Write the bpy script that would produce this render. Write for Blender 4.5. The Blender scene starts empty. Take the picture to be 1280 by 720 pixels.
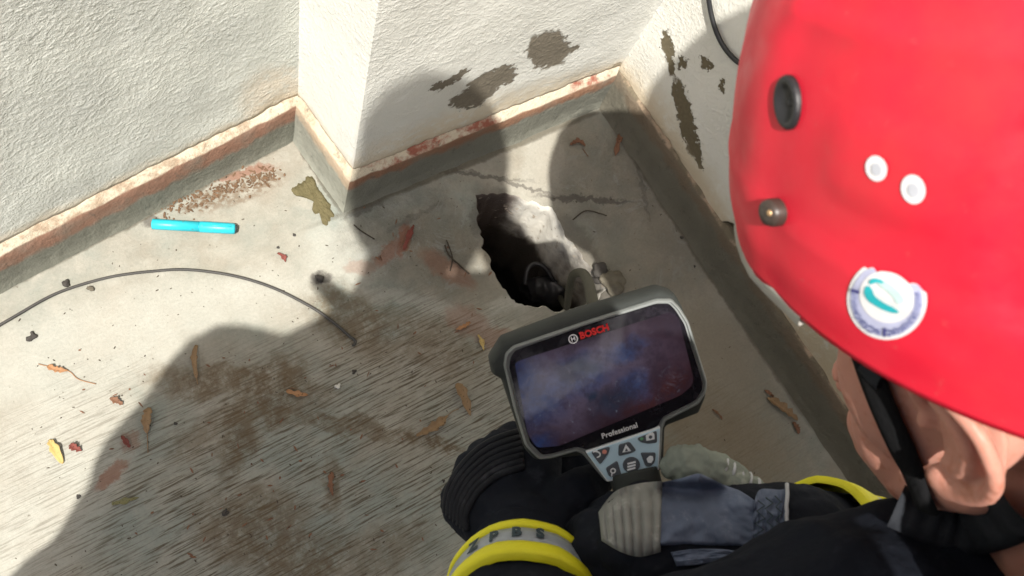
import bpy, bmesh, math, random
import numpy as np
from mathutils import Vector, Matrix, noise
from mathutils.bvhtree import BVHTree
from mathutils.geometry import delaunay_2d_cdt

rnd = random.Random(7)
scene = bpy.context.scene
COL = scene.collection

# ------------------------------------------------------------------ camera
CAM = Vector((-0.8119, -0.4115, 1.35))
YAW, PITCH, ROLL = -1.194545, 0.376473, 0.655333
F = 1150.0                                   # focal length in pixels of the 1280 wide photograph
M = (Matrix.Rotation(YAW, 3, 'Z') @ Matrix.Rotation(PITCH, 3, 'X') @ Matrix.Rotation(ROLL, 3, 'Z'))
cd = bpy.data.cameras.new('camera')
cd.sensor_width = 36.0
cd.lens = 36.0 * F / 1280.0
cd.clip_start = 0.02
cd.clip_end = 400
cd.dof.use_dof = True
cd.dof.focus_distance = 1.0
cd.dof.aperture_fstop = 16.0
cam = bpy.data.objects.new('camera', cd)
cam.matrix_world = Matrix.Translation(CAM) @ M.to_4x4()
COL.objects.link(cam)
scene.camera = cam


def ray(u, v):
    return M @ Vector(((u - 640) / F, -(v - 360) / F, -1.0))


def P(u, v, d):
    return CAM + ray(u, v) * d


def PH(u, v, d):                             # hands and screen
    return P(u, v, d * 1.1)


def fl(u, v, z=0.0):
    r = ray(u, v)
    return CAM + r * ((z - CAM.z) / r.z)


def on_plane(u, v, p0, n):
    r = ray(u, v)
    return CAM + r * ((p0 - CAM).dot(n) / r.dot(n))


# ------------------------------------------------------------------ light
SUN = ray(600, 258).normalized()             # the way the light travels
TO = -SUN
w = bpy.data.worlds.new('World')
scene.world = w
w.use_nodes = True
wn = w.node_tree.nodes
bg = wn['Background']
sky = wn.new('ShaderNodeTexSky')
sky.sky_type = 'NISHITA'
sky.sun_disc = False
sky.dust_density = 3.5
sky.ozone_density = 0.6
sky.sun_elevation = math.asin(TO.z)
sky.sun_rotation = math.atan2(TO.x, TO.y)
w.node_tree.links.new(sky.outputs[0], bg.inputs['Color'])
bg.inputs['Strength'].default_value = 0.10
sl = bpy.data.lights.new('sun', 'SUN')
sl.energy = 4.2
sl.angle = math.radians(0.53)
sl.color = (1.0, 0.962, 0.89)
so = bpy.data.objects.new('sun', sl)
so.rotation_euler = TO.to_track_quat('Z', 'Y').to_euler()
so.location = (0, 0, 6)
COL.objects.link(so)
scene.view_settings.view_transform = 'Standard'
scene.view_settings.look = 'None'
scene.view_settings.gamma = 1
scene.view_settings.use_curve_mapping = False
scene.view_settings.exposure = 0.84


# ------------------------------------------------------------------ helpers
def thing(name, label, cat, loc=(0, 0, 0), group=None):
    o = bpy.data.objects.new(name, None)
    o.empty_display_size = 0.05
    o.location = loc
    COL.objects.link(o)
    o['label'] = label
    o['category'] = cat
    if group:
        o['group'] = group
    return o


def tag(o, label, cat, group=None):
    o['label'] = label
    o['category'] = cat
    if group:
        o['group'] = group
    return o


def root_matrix(o):
    m = o.matrix_basis.copy()
    while o.parent is not None:
        m = o.parent.matrix_basis @ o.matrix_parent_inverse @ m
        o = o.parent
    return m


def put(name, me, mat, parent=None, smooth=True, mw=None):
    """link mesh data (in world coordinates, or in mw's) as one object"""
    o = bpy.data.objects.new(name, me)
    COL.objects.link(o)
    if mat is not None:
        me.materials.clear()
        for m_ in (mat if isinstance(mat, (list, tuple)) else [mat]):
            me.materials.append(m_)
    if smooth:
        me.polygons.foreach_set('use_smooth', [True] * len(me.polygons))
    if mw is not None:
        o.matrix_world = mw
    if parent is not None:
        o.parent = parent
        o.matrix_parent_inverse = root_matrix(parent).inverted()
    return o


def mesh(name, verts, faces):
    me = bpy.data.meshes.new(name)
    me.from_pydata([tuple(v) for v in verts], [], faces)
    me.update()
    return me


def recentre(o, c):
    """move the origin of an unparented mesh object to c"""
    o.data.transform(Matrix.Translation(-Vector(c)))
    o.location = c
    return o


class Geo:
    def __init__(self):
        self.v, self.f = [], []

    def add(self, verts, faces):
        k = len(self.v)
        self.v += [Vector(p) for p in verts]
        self.f += [[i + k for i in f] for f in faces]

    def sphere(self, c, r, seg=14, rings=9, M3=None):
        vs, fs = [], []
        r = Vector(r) if isinstance(r, (tuple, list, Vector)) else Vector((r, r, r))
        for i in range(rings + 1):
            t = math.pi * i / rings
            for j in range(seg):
                a = 2 * math.pi * j / seg
                p = Vector((r.x * math.sin(t) * math.cos(a), r.y * math.sin(t) * math.sin(a), r.z * math.cos(t)))
                if M3 is not None:
                    p = M3 @ p
                vs.append(Vector(c) + p)
        for i in range(rings):
            for j in range(seg):
                a, b = i * seg + j, i * seg + (j + 1) % seg
                if i == 0:
                    fs.append([a, a + seg, b + seg])
                elif i == rings - 1:
                    fs.append([a, a + seg, b])
                else:
                    fs.append([a, a + seg, b + seg, b])
        self.add(vs, fs)

    def tube(self, pts, radii, seg=12, cap=True, squash=1.0, up=None):
        pts = [Vector(p) for p in pts]
        if not isinstance(radii, (list, tuple)):
            radii = [radii] * len(pts)
        rings = []
        prev = None
        for i, p in enumerate(pts):
            t = (pts[min(i + 1, len(pts) - 1)] - pts[max(i - 1, 0)]).normalized()
            if prev is None:
                ref = Vector(up) if up is not None else (Vector((0, 0, 1)) if abs(t.z) < 0.9 else Vector((1, 0, 0)))
                n = (ref - t * ref.dot(t)).normalized()
            else:
                n = (prev - t * prev.dot(t)).normalized()
            prev = n
            b = t.cross(n)
            rings.append([p + (n * math.cos(a) * squash + b * math.sin(a)) * radii[i]
                          for a in [2 * math.pi * k / seg for k in range(seg)]])
        vs = [q for r_ in rings for q in r_]
        fs = []
        for i in range(len(pts) - 1):
            for j in range(seg):
                fs.append([i * seg + j, i * seg + (j + 1) % seg, (i + 1) * seg + (j + 1) % seg, (i + 1) * seg + j])
        if cap:
            fs.append(list(range(seg))[::-1])
            fs.append([(len(pts) - 1) * seg + j for j in range(seg)])
        self.add(vs, fs)

    def chain(self, pr):
        """tapered capsules: pr = [(point, radius), ...]"""
        for p, r in pr:
            self.sphere(p, r)
        for (a, ra), (b, rb) in zip(pr, pr[1:]):
            if (Vector(a) - Vector(b)).length > 1e-5:
                self.tube([a, b], [ra, rb], seg=14)

    def mesh(self, name='m'):
        return mesh(name, self.v, self.f)


def spline(pts, n=8):
    pts = [Vector(p) for p in pts]
    out = []
    for i in range(len(pts) - 1):
        p0 = pts[max(i - 1, 0)]
        p1, p2 = pts[i], pts[i + 1]
        p3 = pts[min(i + 2, len(pts) - 1)]
        for k in range(n):
            t = k / n
            out.append(0.5 * ((2 * p1) + (p2 - p0) * t + (2 * p0 - 5 * p1 + 4 * p2 - p3) * t * t +
                              (3 * p1 - p0 - 3 * p2 + p3) * t * t * t))
    out.append(pts[-1])
    return out


def remesh(geo, voxel, smooth=2, disp=None):
    """union of the overlapping closed pieces as one continuous surface"""
    me = geo.mesh()
    o = bpy.data.objects.new('tmp', me)
    COL.objects.link(o)
    m_ = o.modifiers.new('r', 'REMESH')
    m_.mode = 'VOXEL'
    m_.voxel_size = voxel
    if smooth:
        s_ = o.modifiers.new('s', 'SMOOTH')
        s_.iterations = smooth
        s_.factor = 0.5
    dg = bpy.context.evaluated_depsgraph_get()
    dg.update()
    out = bpy.data.meshes.new_from_object(o.evaluated_get(dg))
    bpy.data.objects.remove(o)
    bpy.data.meshes.remove(me)
    if disp:
        ns = [v.normal.copy() for v in out.vertices]
        for v, n in zip(out.vertices, ns):
            v.co = v.co + n * disp(v.co.copy(), n)
        out.update()
    return out


def bvh_of(me):
    return BVHTree.FromPolygons([v.co.copy() for v in me.vertices], [list(p.vertices) for p in me.polygons])


def fbm(p, s, o=4):
    return noise.fractal(Vector(p) * s, 1.0, 2.0, o)


# ------------------------------------------------------------------ materials
class NT:
    def __init__(self, name, rough=0.6, spec=0.5):
        self.m = bpy.data.materials.new(name)
        self.m.use_nodes = True
        self.t = self.m.node_tree
        self.b = self.t.nodes['Principled BSDF']
        self.b.inputs['Roughness'].default_value = rough
        self.b.inputs['Specular IOR Level'].default_value = spec
        self._pos = None

    def n(self, kind, **kw):
        nd = self.t.nodes.new(kind)
        for k, v in kw.items():
            setattr(nd, k, v)
        return nd

    def link(self, a, b):
        if hasattr(a, 'is_linked'):
            self.t.links.new(a, b)
        else:
            b.default_value = a

    def pos(self):
        if self._pos is None:
            self._pos = self.n('ShaderNodeNewGeometry').outputs['Position']
        return self._pos

    def objpos(self):
        return self.n('ShaderNodeTexCoord').outputs['Object']

    def noise(self, scale, detail=4, rough=0.55, vec=None, dist=0.0, col=False):
        nd = self.n('ShaderNodeTexNoise')
        nd.inputs['Scale'].default_value = scale
        nd.inputs['Detail'].default_value = detail
        nd.inputs['Roughness'].default_value = rough
        nd.inputs['Distortion'].default_value = dist
        self.link(vec if vec is not None else self.pos(), nd.inputs['Vector'])
        return nd.outputs['Color' if col else 'Fac']

    def math(self, op, a, b=None, c=None, clamp=False):
        nd = self.n('ShaderNodeMath', operation=op, use_clamp=clamp)
        for i, x in enumerate((a, b, c)):
            if x is not None:
                self.link(x, nd.inputs[i])
        return nd.outputs[0]

    def vmath(self, op, a, b=None):
        nd = self.n('ShaderNodeVectorMath', operation=op)
        self.link(a, nd.inputs[0])
        if b is not None:
            self.link(b, nd.inputs[1])
        return nd.outputs['Value' if op in ('DOT_PRODUCT', 'LENGTH') else 'Vector']

    def step(self, x, lo, hi, a=0.0, b=1.0):
        nd = self.n('ShaderNodeMapRange', interpolation_type='SMOOTHSTEP')
        self.link(x, nd.inputs[0])
        for i, v in zip((1, 2, 3, 4), (lo, hi, a, b)):
            nd.inputs[i].default_value = v
        return nd.outputs[0]

    def mix(self, f, a, b, mode='MIX'):
        nd = self.n('ShaderNodeMix', data_type='RGBA', blend_type=mode)
        self.link(f, nd.inputs[0])
        for x, i in ((a, 6), (b, 7)):
            if isinstance(x, (tuple, list)):
                nd.inputs[i].default_value = (*x[:3], 1)
            else:
                self.link(x, nd.inputs[i])
        return nd.outputs[2]

    def colour(self, c):
        if isinstance(c, (tuple, list)):
            self.b.inputs['Base Color'].default_value = (*c[:3], 1)
        else:
            self.link(c, self.b.inputs['Base Color'])

    def bump(self, h, strength=0.5, dist=0.002, prev=None):
        nd = self.n('ShaderNodeBump')
        nd.inputs['Strength'].default_value = strength
        nd.inputs['Distance'].default_value = dist
        self.link(h, nd.inputs['Height'])
        if prev is not None:
            self.link(prev, nd.inputs['Normal'])
        self.link(nd.outputs[0], self.b.inputs['Normal'])
        return nd.outputs[0]

    def warped(self, scale, amount, detail=5):
        """position shaken by noise, so that blob outlines come out ragged"""
        c = self.noise(scale, detail, 0.65, col=True)
        off = self.vmath('SUBTRACT', c, Vector((0.5, 0.5, 0.5)))
        sc = self.n('ShaderNodeVectorMath', operation='SCALE')
        self.link(off, sc.inputs[0])
        sc.inputs['Scale'].default_value = amount
        return self.vmath('ADD', self.pos(), sc.outputs['Vector'])

    def blob(self, vec, proj, u, v, ru, rv, ang=0.0, soft=0.35):
        """1 inside a stain given by its place and half sizes on the surface proj maps onto"""
        a = math.radians(ang)
        c = proj(u, v)
        e1 = proj(u + math.cos(a) * ru, v + math.sin(a) * ru) - c
        e2 = proj(u - math.sin(a) * rv, v + math.cos(a) * rv) - c
        n = e1.cross(e2).normalized()
        inv = Matrix((e1, e2, n)).transposed().inverted()
        q = self.vmath('SUBTRACT', vec, c)
        d1 = self.vmath('DOT_PRODUCT', q, inv[0])
        d2 = self.vmath('DOT_PRODUCT', q, inv[1])
        r2 = self.math('ADD', self.math('MULTIPLY', d1, d1), self.math('MULTIPLY', d2, d2))
        return self.step(r2, 1 - soft, 1 + soft, 1.0, 0.0)

    def blobs(self, vec, proj, lst, soft=0.35):
        out = None
        for b in lst:
            st = b[5] if len(b) > 5 else 1.0
            s_ = self.blob(vec, proj, *b[:5], soft=soft)
            if st != 1.0:
                s_ = self.math('MULTIPLY', s_, st)
            out = s_ if out is None else self.math('MAXIMUM', out, s_)
        return out


def plain(name, c, rough=0.6, spec=0.5, var=0.25, scale=60, bump=0.0, bscale=300, bdist=0.001, metal=0.0, coat=0.0):
    k = NT(name, rough, spec)
    f = k.noise(scale, 5)
    k.colour(k.mix(f, tuple(x * (1 - var) for x in c), tuple(min(1, x * (1 + var)) for x in c)))
    k.b.inputs['Metallic'].default_value = metal
    k.b.inputs['Coat Weight'].default_value = coat
    if bump:
        k.bump(k.noise(bscale, 3), bump, bdist)
    return k.m


# ------------------------------------------------------------------ plan of the place
# foot of the wall: section A, jog B, section C, right-hand section D (x along A/C, y into the wall)
pA0 = fl(0, 364); pAB = fl(367, 173); pBC = fl(430, 263); pCD = fl(750, 132); pD1 = fl(1000, 507)
pA_far = pAB + (pA0 - pAB) * 6.0
pD_far = pCD + (pD1 - pCD) * 6.0
PLAN = [pA_far.to_2d(), pAB.to_2d(), pBC.to_2d(), pCD.to_2d(), pD_far.to_2d()]


def seg_n(i):
    d = (PLAN[i + 1] - PLAN[i]).normalized()
    return Vector((d.y, -d.x))               # towards the yard


def mitre(i, t):
    """plan corner i moved t back into the wall"""
    if i == 0:
        return PLAN[0] - seg_n(0) * t
    if i == 4:
        return PLAN[4] - seg_n(3) * t
    n1, n2 = seg_n(i - 1), seg_n(i)
    k = (n1 + n2) / (1 + n1.dot(n2))
    return PLAN[i] - k * t


# ---- floor material
k = NT('brushed_concrete', 0.85, 0.3)
pos = k.pos()
e1 = (fl(250, 590) - fl(150, 640)).normalized()
e2 = Vector((-e1.y, e1.x, 0))
cx = k.n('ShaderNodeCombineXYZ')
k.link(k.math('MULTIPLY', k.vmath('DOT_PRODUCT', pos, e1), 19.0), cx.inputs[0])
k.link(k.math('MULTIPLY', k.vmath('DOT_PRODUCT', pos, e2), 370.0), cx.inputs[1])
streak = k.noise(1.0, 5, 0.62, vec=cx.outputs[0], dist=0.3)
wp = k.warped(22, 0.07)
wf = k.warped(70, 0.03)
big = k.noise(5.0, 4, 0.6)
mid = k.noise(28, 6, 0.65)
fine = k.noise(240, 4, 0.7)
c = k.mix(k.step(big, 0.38, 0.62), (0.255, 0.232, 0.188), (0.232, 0.238, 0.205))
c = k.mix(k.step(mid, 0.35, 0.75), c, (0.31, 0.295, 0.25))
blue = k.blobs(wp, fl, [(190, 545, 60, 35, -20, .5), (430, 640, 120, 60, -20, .7), (350, 540, 70, 40, -30, .7),
                        (520, 640, 70, 60, 0, .6), (455, 380, 70, 40, 20, .8), (520, 250, 110, 45, 10, .8), (400, 560, 60, 40, -30, .7),
                        (425, 300, 40, 45, 0, .9), (160, 660, 90, 40, -20, .5)], soft=.8)
c = k.mix(k.math('MULTIPLY', blue, k.step(k.noise(16, 5, .65), .3, .65, .15, .85)), c, (0.195, 0.235, 0.215))
pale = k.blobs(wp, fl, [(60, 600, 80, 200, 20, .9), (230, 385, 190, 36, -12, .85), (110, 430, 160, 60, -20, .8), (640, 374, 30, 12, -20, 1), (425, 315, 48, 40, 0, 1), (678, 215, 26, 75, 5, .8), (520, 378, 120, 9, 16, .8)], soft=.9)  # pale smears; the sunlit strip, triangle and left floor are painted brighter too
c = k.mix(k.math('MULTIPLY', pale, .75), c, k.mix(k.noise(14, 6), (0.36, 0.335, 0.285), (0.36, 0.37, 0.335)))
# dirt lying in the brush grooves
low = k.blobs(wp, fl, [(375, 610, 270, 180, -20), (560, 520, 200, 150, 10), (120, 600, 160, 120, -40, .45), (800, 560, 200, 120, 10, .35)], soft=.8)
gro = k.math('MULTIPLY', k.step(streak, 0.47, 0.64), low)
c = k.mix(k.math('MULTIPLY', gro, .88), c, (0.070, 0.052, 0.030))
# brown dried mud
mud = k.blobs(wp, fl, [(300, 480, 110, 22, 8, .85), (255, 482, 50, 20, 0, .8), (345, 492, 45, 30, -50, .9), (300, 540, 22, 60, 15, .8), (430, 530, 130, 12, 12, .7),
                       (540, 552, 60, 5, 12, .9), (320, 660, 70, 50, 10, .75), (415, 605, 16, 34, 0, .7), (375, 700, 60, 40, 0, .8),
                       (440, 395, 60, 36, 30, .75), (500, 420, 120, 30, 18, .5), (250, 545, 40, 20, -30, .5), (480, 690, 60, 30, -30, .5)], soft=.75)
mudn = k.math('MULTIPLY', mud, k.step(k.noise(45, 8, .75), .30, .58))
c = k.mix(k.math('MULTIPLY', mudn, .95), c, k.mix(k.noise(30, 5), (0.075, 0.048, 0.024), (0.13, 0.088, 0.045)))
mud2 = k.blobs(wf, fl, [(850, 560, 170, 110, 30, .8), (800, 330, 120, 140, 40, .35), (560, 320, 80, 50, 20, .5), (900, 470, 60, 120, -30, .5), (740, 210, 80, 60, 0, .35)], soft=.9)
c = k.mix(k.math('MULTIPLY', mud2, k.step(mid, .2, .7, .45, .95)), c, (0.150, 0.112, 0.068))
damp = k.blobs(wp, fl, [(525, 300, 95, 75, 15, .9), (775, 235, 75, 70, 10, .8), (810, 300, 80, 120, 30, .6), (480, 255, 60, 30, -20, .7)], soft=.8)
c = k.mix(k.math('MULTIPLY', damp, k.step(k.noise(20, 7, .7), .3, .65, .2, .75)), c, (0.125, 0.122, 0.105))
smear = k.step(k.noise(9, 8, .8, dist=2.2), .52, .60)
c = k.mix(k.math('MULTIPLY', k.math('MULTIPLY', smear, damp), .65), c, (0.25, 0.255, 0.235))
# reddish smears, grimy marks near the drain, and the tube end's shadow painted in
red = k.blobs(wf, fl, [(140, 593, 26, 8, -40, .8), (163, 552, 12, 12, 0, .5), (485, 315, 24, 9, -45, .7), (560, 335, 40, 14, 30, .55),
                       (505, 300, 7, 22, 12, .9), (585, 400, 30, 18, 20, .5), (300, 217, 45, 6, -12, .8), (450, 335, 20, 10, 0, .4), (620, 420, 30, 14, 10, .5)], soft=.6)
c = k.mix(k.math('MULTIPLY', red, .8), c, (0.20, 0.072, 0.038))
grime_shade = k.blobs(wf, fl, [(560, 214, 100, 2.5, 5, .75), (640, 226, 60, 2.2, 14, .75), (735, 247, 60, 3.5, 6, .85), (625, 250, 34, 16, 25, .55), (455, 262, 26, 5, -25, .7), (600, 268, 10, 24, 8, .6),
                         (520, 270, 4, 40, 60, .4), (760, 360, 14, 20, 0, .8), (725, 300, 16, 40, -35, .55), (190, 277, 12, 8, 0, .8), (402, 348, 13, 8, 0, .9), (840, 420, 3, 80, -35, .3), (800, 220, 2.5, 60, -12, .5)], soft=.7)
c = k.mix(k.math('MULTIPLY', grime_shade, .8), c, (0.055, 0.047, 0.042))
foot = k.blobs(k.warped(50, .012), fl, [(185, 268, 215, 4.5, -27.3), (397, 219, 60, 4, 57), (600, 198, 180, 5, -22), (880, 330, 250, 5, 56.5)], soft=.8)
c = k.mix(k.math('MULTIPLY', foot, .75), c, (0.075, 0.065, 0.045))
crumb = k.blobs(wf, fl, [(265, 247, 40, 10, -25, .9), (320, 228, 30, 7, -15, .8), (300, 240, 60, 14, -20, .6)], soft=.6)
c = k.mix(k.math('MULTIPLY', crumb, k.step(k.noise(120, 4), .4, .55)), c, (0.13, 0.085, 0.05))
sp = k.step(k.noise(150, 3, .5), .71, .76)
c = k.mix(k.math('MULTIPLY', sp, .6), c, (0.08, 0.06, 0.04))
c = k.mix(0.25, c, k.mix(fine, (0.25, 0.25, 0.25), (1.75, 1.75, 1.75)), 'MULTIPLY')
k.colour(c)
hgt = k.math('ADD', k.math('MULTIPLY', streak, k.math('ADD', k.math('MULTIPLY', low, .8), .25)), k.math('MULTIPLY', fine, .35))
b1 = k.bump(k.math('ADD', hgt, k.math('ADD', k.math('MULTIPLY', mid, .9), k.math('MULTIPLY', k.math('MULTIPLY', k.noise(34, 8, .75, dist=1.2), damp), 2.4))), 0.8, 0.0026)
M_FLOOR = k.m

# ---- drain lining
k = NT('drain_lining', 0.7, 0.3)
wp = k.warped(40, 0.03)
z_ = k.n('ShaderNodeSeparateXYZ')
k.link(k.pos(), z_.inputs[0])
c = k.mix(k.noise(40, 5), (0.62, 0.58, 0.50), (0.74, 0.72, 0.66))
side_shade = k.blobs(wp, lambda u, v: fl(u, v, -.06), [(610, 300, 46, 90, -15), (738, 300, 34, 80, -25, .95)], soft=.5)  # shadow painted on the left and right thirds, centre left white
c = k.mix(k.math('MULTIPLY', side_shade, .95), c, (0.050, 0.032, 0.026))
c = k.mix(k.step(k.noise(90, 4), .6, .7), c, (0.4, 0.34, 0.27))
c = k.mix(k.step(k.math('ADD', z_.outputs[2], k.math('MULTIPLY', k.noise(30, 5), .08)), -.135, -.085, .93, 0), c, (0.045, 0.035, 0.028))  # shade of the deeper shaft painted into the colour
c = k.mix(k.step(z_.outputs[2], -.33, -.30, 1, 0), c, (0.02, 0.02, 0.02))  # shaft bottom painted near black as deep shade
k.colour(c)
k.bump(k.noise(120, 5), .6, .003)
M_DRAIN = k.m


# ---- plaster materials
def plaster_mat(name, base, alt, bumpd, blob_list, proj, blob_col, extra=None, bscale=340):
    k = NT(name, 0.9, 0.2)
    wp = k.warped(85, 0.05, 8)
    c = k.mix(k.step(k.noise(9, 5), .35, .65), base, alt)
    if extra:
        m_ = k.blobs(wp, proj, extra[0], soft=.9)
        c = k.mix(k.math('MULTIPLY', m_, k.step(k.noise(70, 5), .2, .55)), c, extra[1])
    bl = None
    if blob_list:
        bl = k.blobs(wp, proj, blob_list, soft=.18)
        c = k.mix(bl, c, k.mix(k.noise(200, 4), tuple(.7 * x for x in blob_col), tuple(1.35 * x for x in blob_col)))
    z = k.n('ShaderNodeSeparateXYZ')
    k.link(k.pos(), z.inputs[0])
    dz = k.math('ADD', z.outputs[2], k.math('MULTIPLY', k.noise(25, 5), .05))
    c = k.mix(k.step(dz, .105, .15, .75, 0.0), c, (0.60, 0.50, 0.36))
    k.colour(c)
    h = k.math('ADD', k.math('MULTIPLY', k.noise(bscale, 6, .62), 1.0), k.math('MULTIPLY', k.step(k.noise(bscale * .42, 3, .5), .42, .68), .38))
    h = k.math('MULTIPLY', h, k.step(k.noise(7, 5, .6), .3, .7, .45, 1.25))
    h = k.math('ADD', h, k.math('MULTIPLY', k.noise(28, 4), .8))
    if bl is not None:
        h = k.math('SUBTRACT', h, k.math('MULTIPLY', bl, .8))
    k.bump(h, 1.0, bumpd)
    return k.m


T_FACE = 0.021
nA, nB, nC, nD = [Vector((*seg_n(i), 0)) for i in range(4)]
fA = Vector((*mitre(1, T_FACE), 0)); fB = fA; fC = Vector((*mitre(2, T_FACE), 0)); fD = Vector((*mitre(3, T_FACE), 0))
onA = lambda u, v: on_plane(u, v, fA, nA)
onB = lambda u, v: on_plane(u, v, fB, nB)
onC = lambda u, v: on_plane(u, v, fC, nC)
onD = lambda u, v: on_plane(u, v, fD, nD)
GREY = (0.20, 0.175, 0.135)
M_PLA = plaster_mat('grey_stucco', (0.60, 0.61, 0.56), (0.66, 0.67, 0.61), .0026, None, onA, GREY, ([(345, 120, 40, 30, -20, .6), (290, 180, 120, 8, -28, .5)], (0.66, 0.55, 0.42)))
M_PLB = plaster_mat('white_stucco', (0.71, 0.705, 0.655), (0.75, 0.74, 0.69), .0012, None, onB, GREY)
M_PLC = plaster_mat('worn_stucco', (0.72, 0.715, 0.66), (0.77, 0.765, 0.71), .0015,
                    [(686, 64, 26, 22, -10), (716, 62, 10, 4, -20), (606, 108, 30, 14, -35), (585, 125, 22, 10, -10), (632, 94, 14, 12, -30), (565, 99, 26, 4.5, -28), (776, 84, 10, 5, 0), (545, 108, 8, 4, -30)],
                    onC, GREY, ([(620, 150, 170, 24, -20, .8), (560, 170, 90, 20, -20, .5)], (0.70, 0.60, 0.44)))
M_PLD = plaster_mat('stained_stucco', (0.73, 0.715, 0.65), (0.78, 0.765, 0.70), .0014,
                    [(858, 150, 10, 52, -14), (838, 70, 6, 28, -8), (831, 52, 5, 14, -8), (882, 82, 7, 8, 0), (854, 80, 5, 7, 0), (901, 108, 5, 6, 0), (872, 190, 4, 24, -10)],
                    onD, (0.15, 0.125, 0.08), ([(850, 260, 50, 190, -28, .85), (1010, 450, 50, 170, -30, .9)], (0.62, 0.52, 0.36)))
k = NT('bare_cement', 0.92, 0.2)
c = k.mix(k.noise(20, 5), (0.085, 0.068, 0.045), (0.13, 0.105, 0.07))
c = k.mix(k.step(k.noise(90, 5), .60, .72), c, (0.19, 0.16, 0.115))
k.colour(c)
k.bump(k.noise(180, 5), .7, .003)
M_CEM = k.m


def skirt_mat(name, lowc, upc, lip, zl=.046, chip=(0.36, 0.27, 0.19)):
    k = NT(name, 0.8, 0.3)
    z = k.n('ShaderNodeSeparateXYZ')
    k.link(k.pos(), z.inputs[0])
    zz = k.math('ADD', z.outputs[2], k.math('MULTIPLY', k.math('SUBTRACT', k.noise(28, 5, .65), .5), .04))
    c = k.mix(k.noise(35, 5), tuple(.8 * x for x in lowc), tuple(1.2 * x for x in lowc))
    c = k.mix(k.math('MULTIPLY', k.step(zz, zl - .006, zl + .008), k.step(k.noise(18, 4), .25, .55, .35, 1)), c, upc)
    c = k.mix(k.step(z.outputs[2], .0755, .0785), c, k.mix(k.step(k.noise(22, 6, .7), .46, .62), lip, chip))
    k.colour(c)
    c2 = k.b.inputs['Base Color'].links[0].from_socket
    k.colour(k.mix(k.step(k.noise(55, 8, .8), .57, .66, 0, .6), c2, tuple(.45 * x for x in lowc)))
    k.bump(k.noise(90, 7, .7), .8, .005)
    return k.m


LIP = (0.56, 0.50, 0.385)
M_SKA = skirt_mat('skirting_paint_left', (0.155, 0.155, 0.125), (0.225, 0.125, 0.085), LIP)
M_SKB = skirt_mat('skirting_paint_jog', (0.27, 0.27, 0.225), (0.40, 0.31, 0.22), (0.56, 0.47, 0.35), .06)
M_SKC = skirt_mat('skirting_paint_middle', (0.17, 0.17, 0.14), (0.22, 0.12, 0.075), LIP, .060, (0.30, 0.105, 0.07))
M_SKD = skirt_mat('skirting_paint_right', (0.135, 0.125, 0.096), (0.14, 0.108, 0.075), (0.15, 0.125, 0.085), .06)


# ------------------------------------------------------------------ floor with the drain opening
HOLE_PX = [(597, 243), (612, 238), (640, 240), (668, 247), (692, 258), (705, 280), (722, 305), (742, 330), (758, 345), (757, 366),
           (742, 379), (722, 384), (700, 386), (676, 383), (655, 377), (640, 366), (626, 347), (613, 322), (604, 295), (599, 268)]
HOLE = [p.to_2d() for p in spline([fl(*q) for q in HOLE_PX + HOLE_PX[:1]], 5)[:-1]]
HC = sum(HOLE, Vector((0, 0))) / len(HOLE)


def in_poly(p, poly):
    ins = False
    j = len(poly) - 1
    for i in range(len(poly)):
        a, b = poly[i], poly[j]
        if (a.y > p.y) != (b.y > p.y) and p.x < (b.x - a.x) * (p.y - a.y) / (b.y - a.y) + a.x:
            ins = not ins
        j = i
    return ins


def floor_z(x, y):
    d = (Vector((x, y)) - HC).length
    bowl = max(0.0, 1 - max(0, d - .085) / .12)
    z = -0.014 * bowl * bowl * (3 - 2 * bowl)
    near = max(0.0, 1 - d / .35)
    z += near * 0.010 * fbm((x, y, 0), 16, 4) + 0.0018 * fbm((x, y, 3), 9, 4)
    return z if abs(x) < 3 and abs(y) < 3 else 0.0


pts = []
edges = []
for p in HOLE:
    _o = (p - HC).normalized() * (.0080 * noise.fractal(Vector((p.x * 55, p.y * 55, 0)), 1.0, 2.0, 4) + .002 * noise.noise(Vector((p.x * 260, p.y * 260, 3))))
    pts.append(p + _o)
nh = len(pts)
edges = [(i, (i + 1) % nh) for i in range(nh)]
rim = list(pts)
step = 0.0105
gx = np.arange(-1.30, .06, step)
gy = np.arange(-1.05, .24, step)
for x in gx:
    for y in gy:
        q = Vector((x + rnd.uniform(-.003, .003), y + rnd.uniform(-.003, .003)))
        d = (q - HC).length
        if d < .16 and (in_poly(q, rim) or min((q - r_).length for r_ in rim) < .004):
            continue
        pts.append(q)
for rr in (2.2, 3.2, 6, 15, 40, 90):
    for i in range(40):
        a = 2 * math.pi * i / 40
        pts.append(Vector((-.6 + rr * math.cos(a), -.4 + rr * math.sin(a))))
vo, eo, fo, _, _, _ = delaunay_2d_cdt(pts, edges, [], 0, 1e-5)
fo = [f for f in fo if not in_poly(sum((vo[i] for i in f), Vector((0, 0))) / len(f), rim)]
me = mesh('floor', [(p.x, p.y, floor_z(p.x, p.y)) for p in vo], fo)
floor = put('floor', me, M_FLOOR)
floor['kind'] = 'structure'

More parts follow.
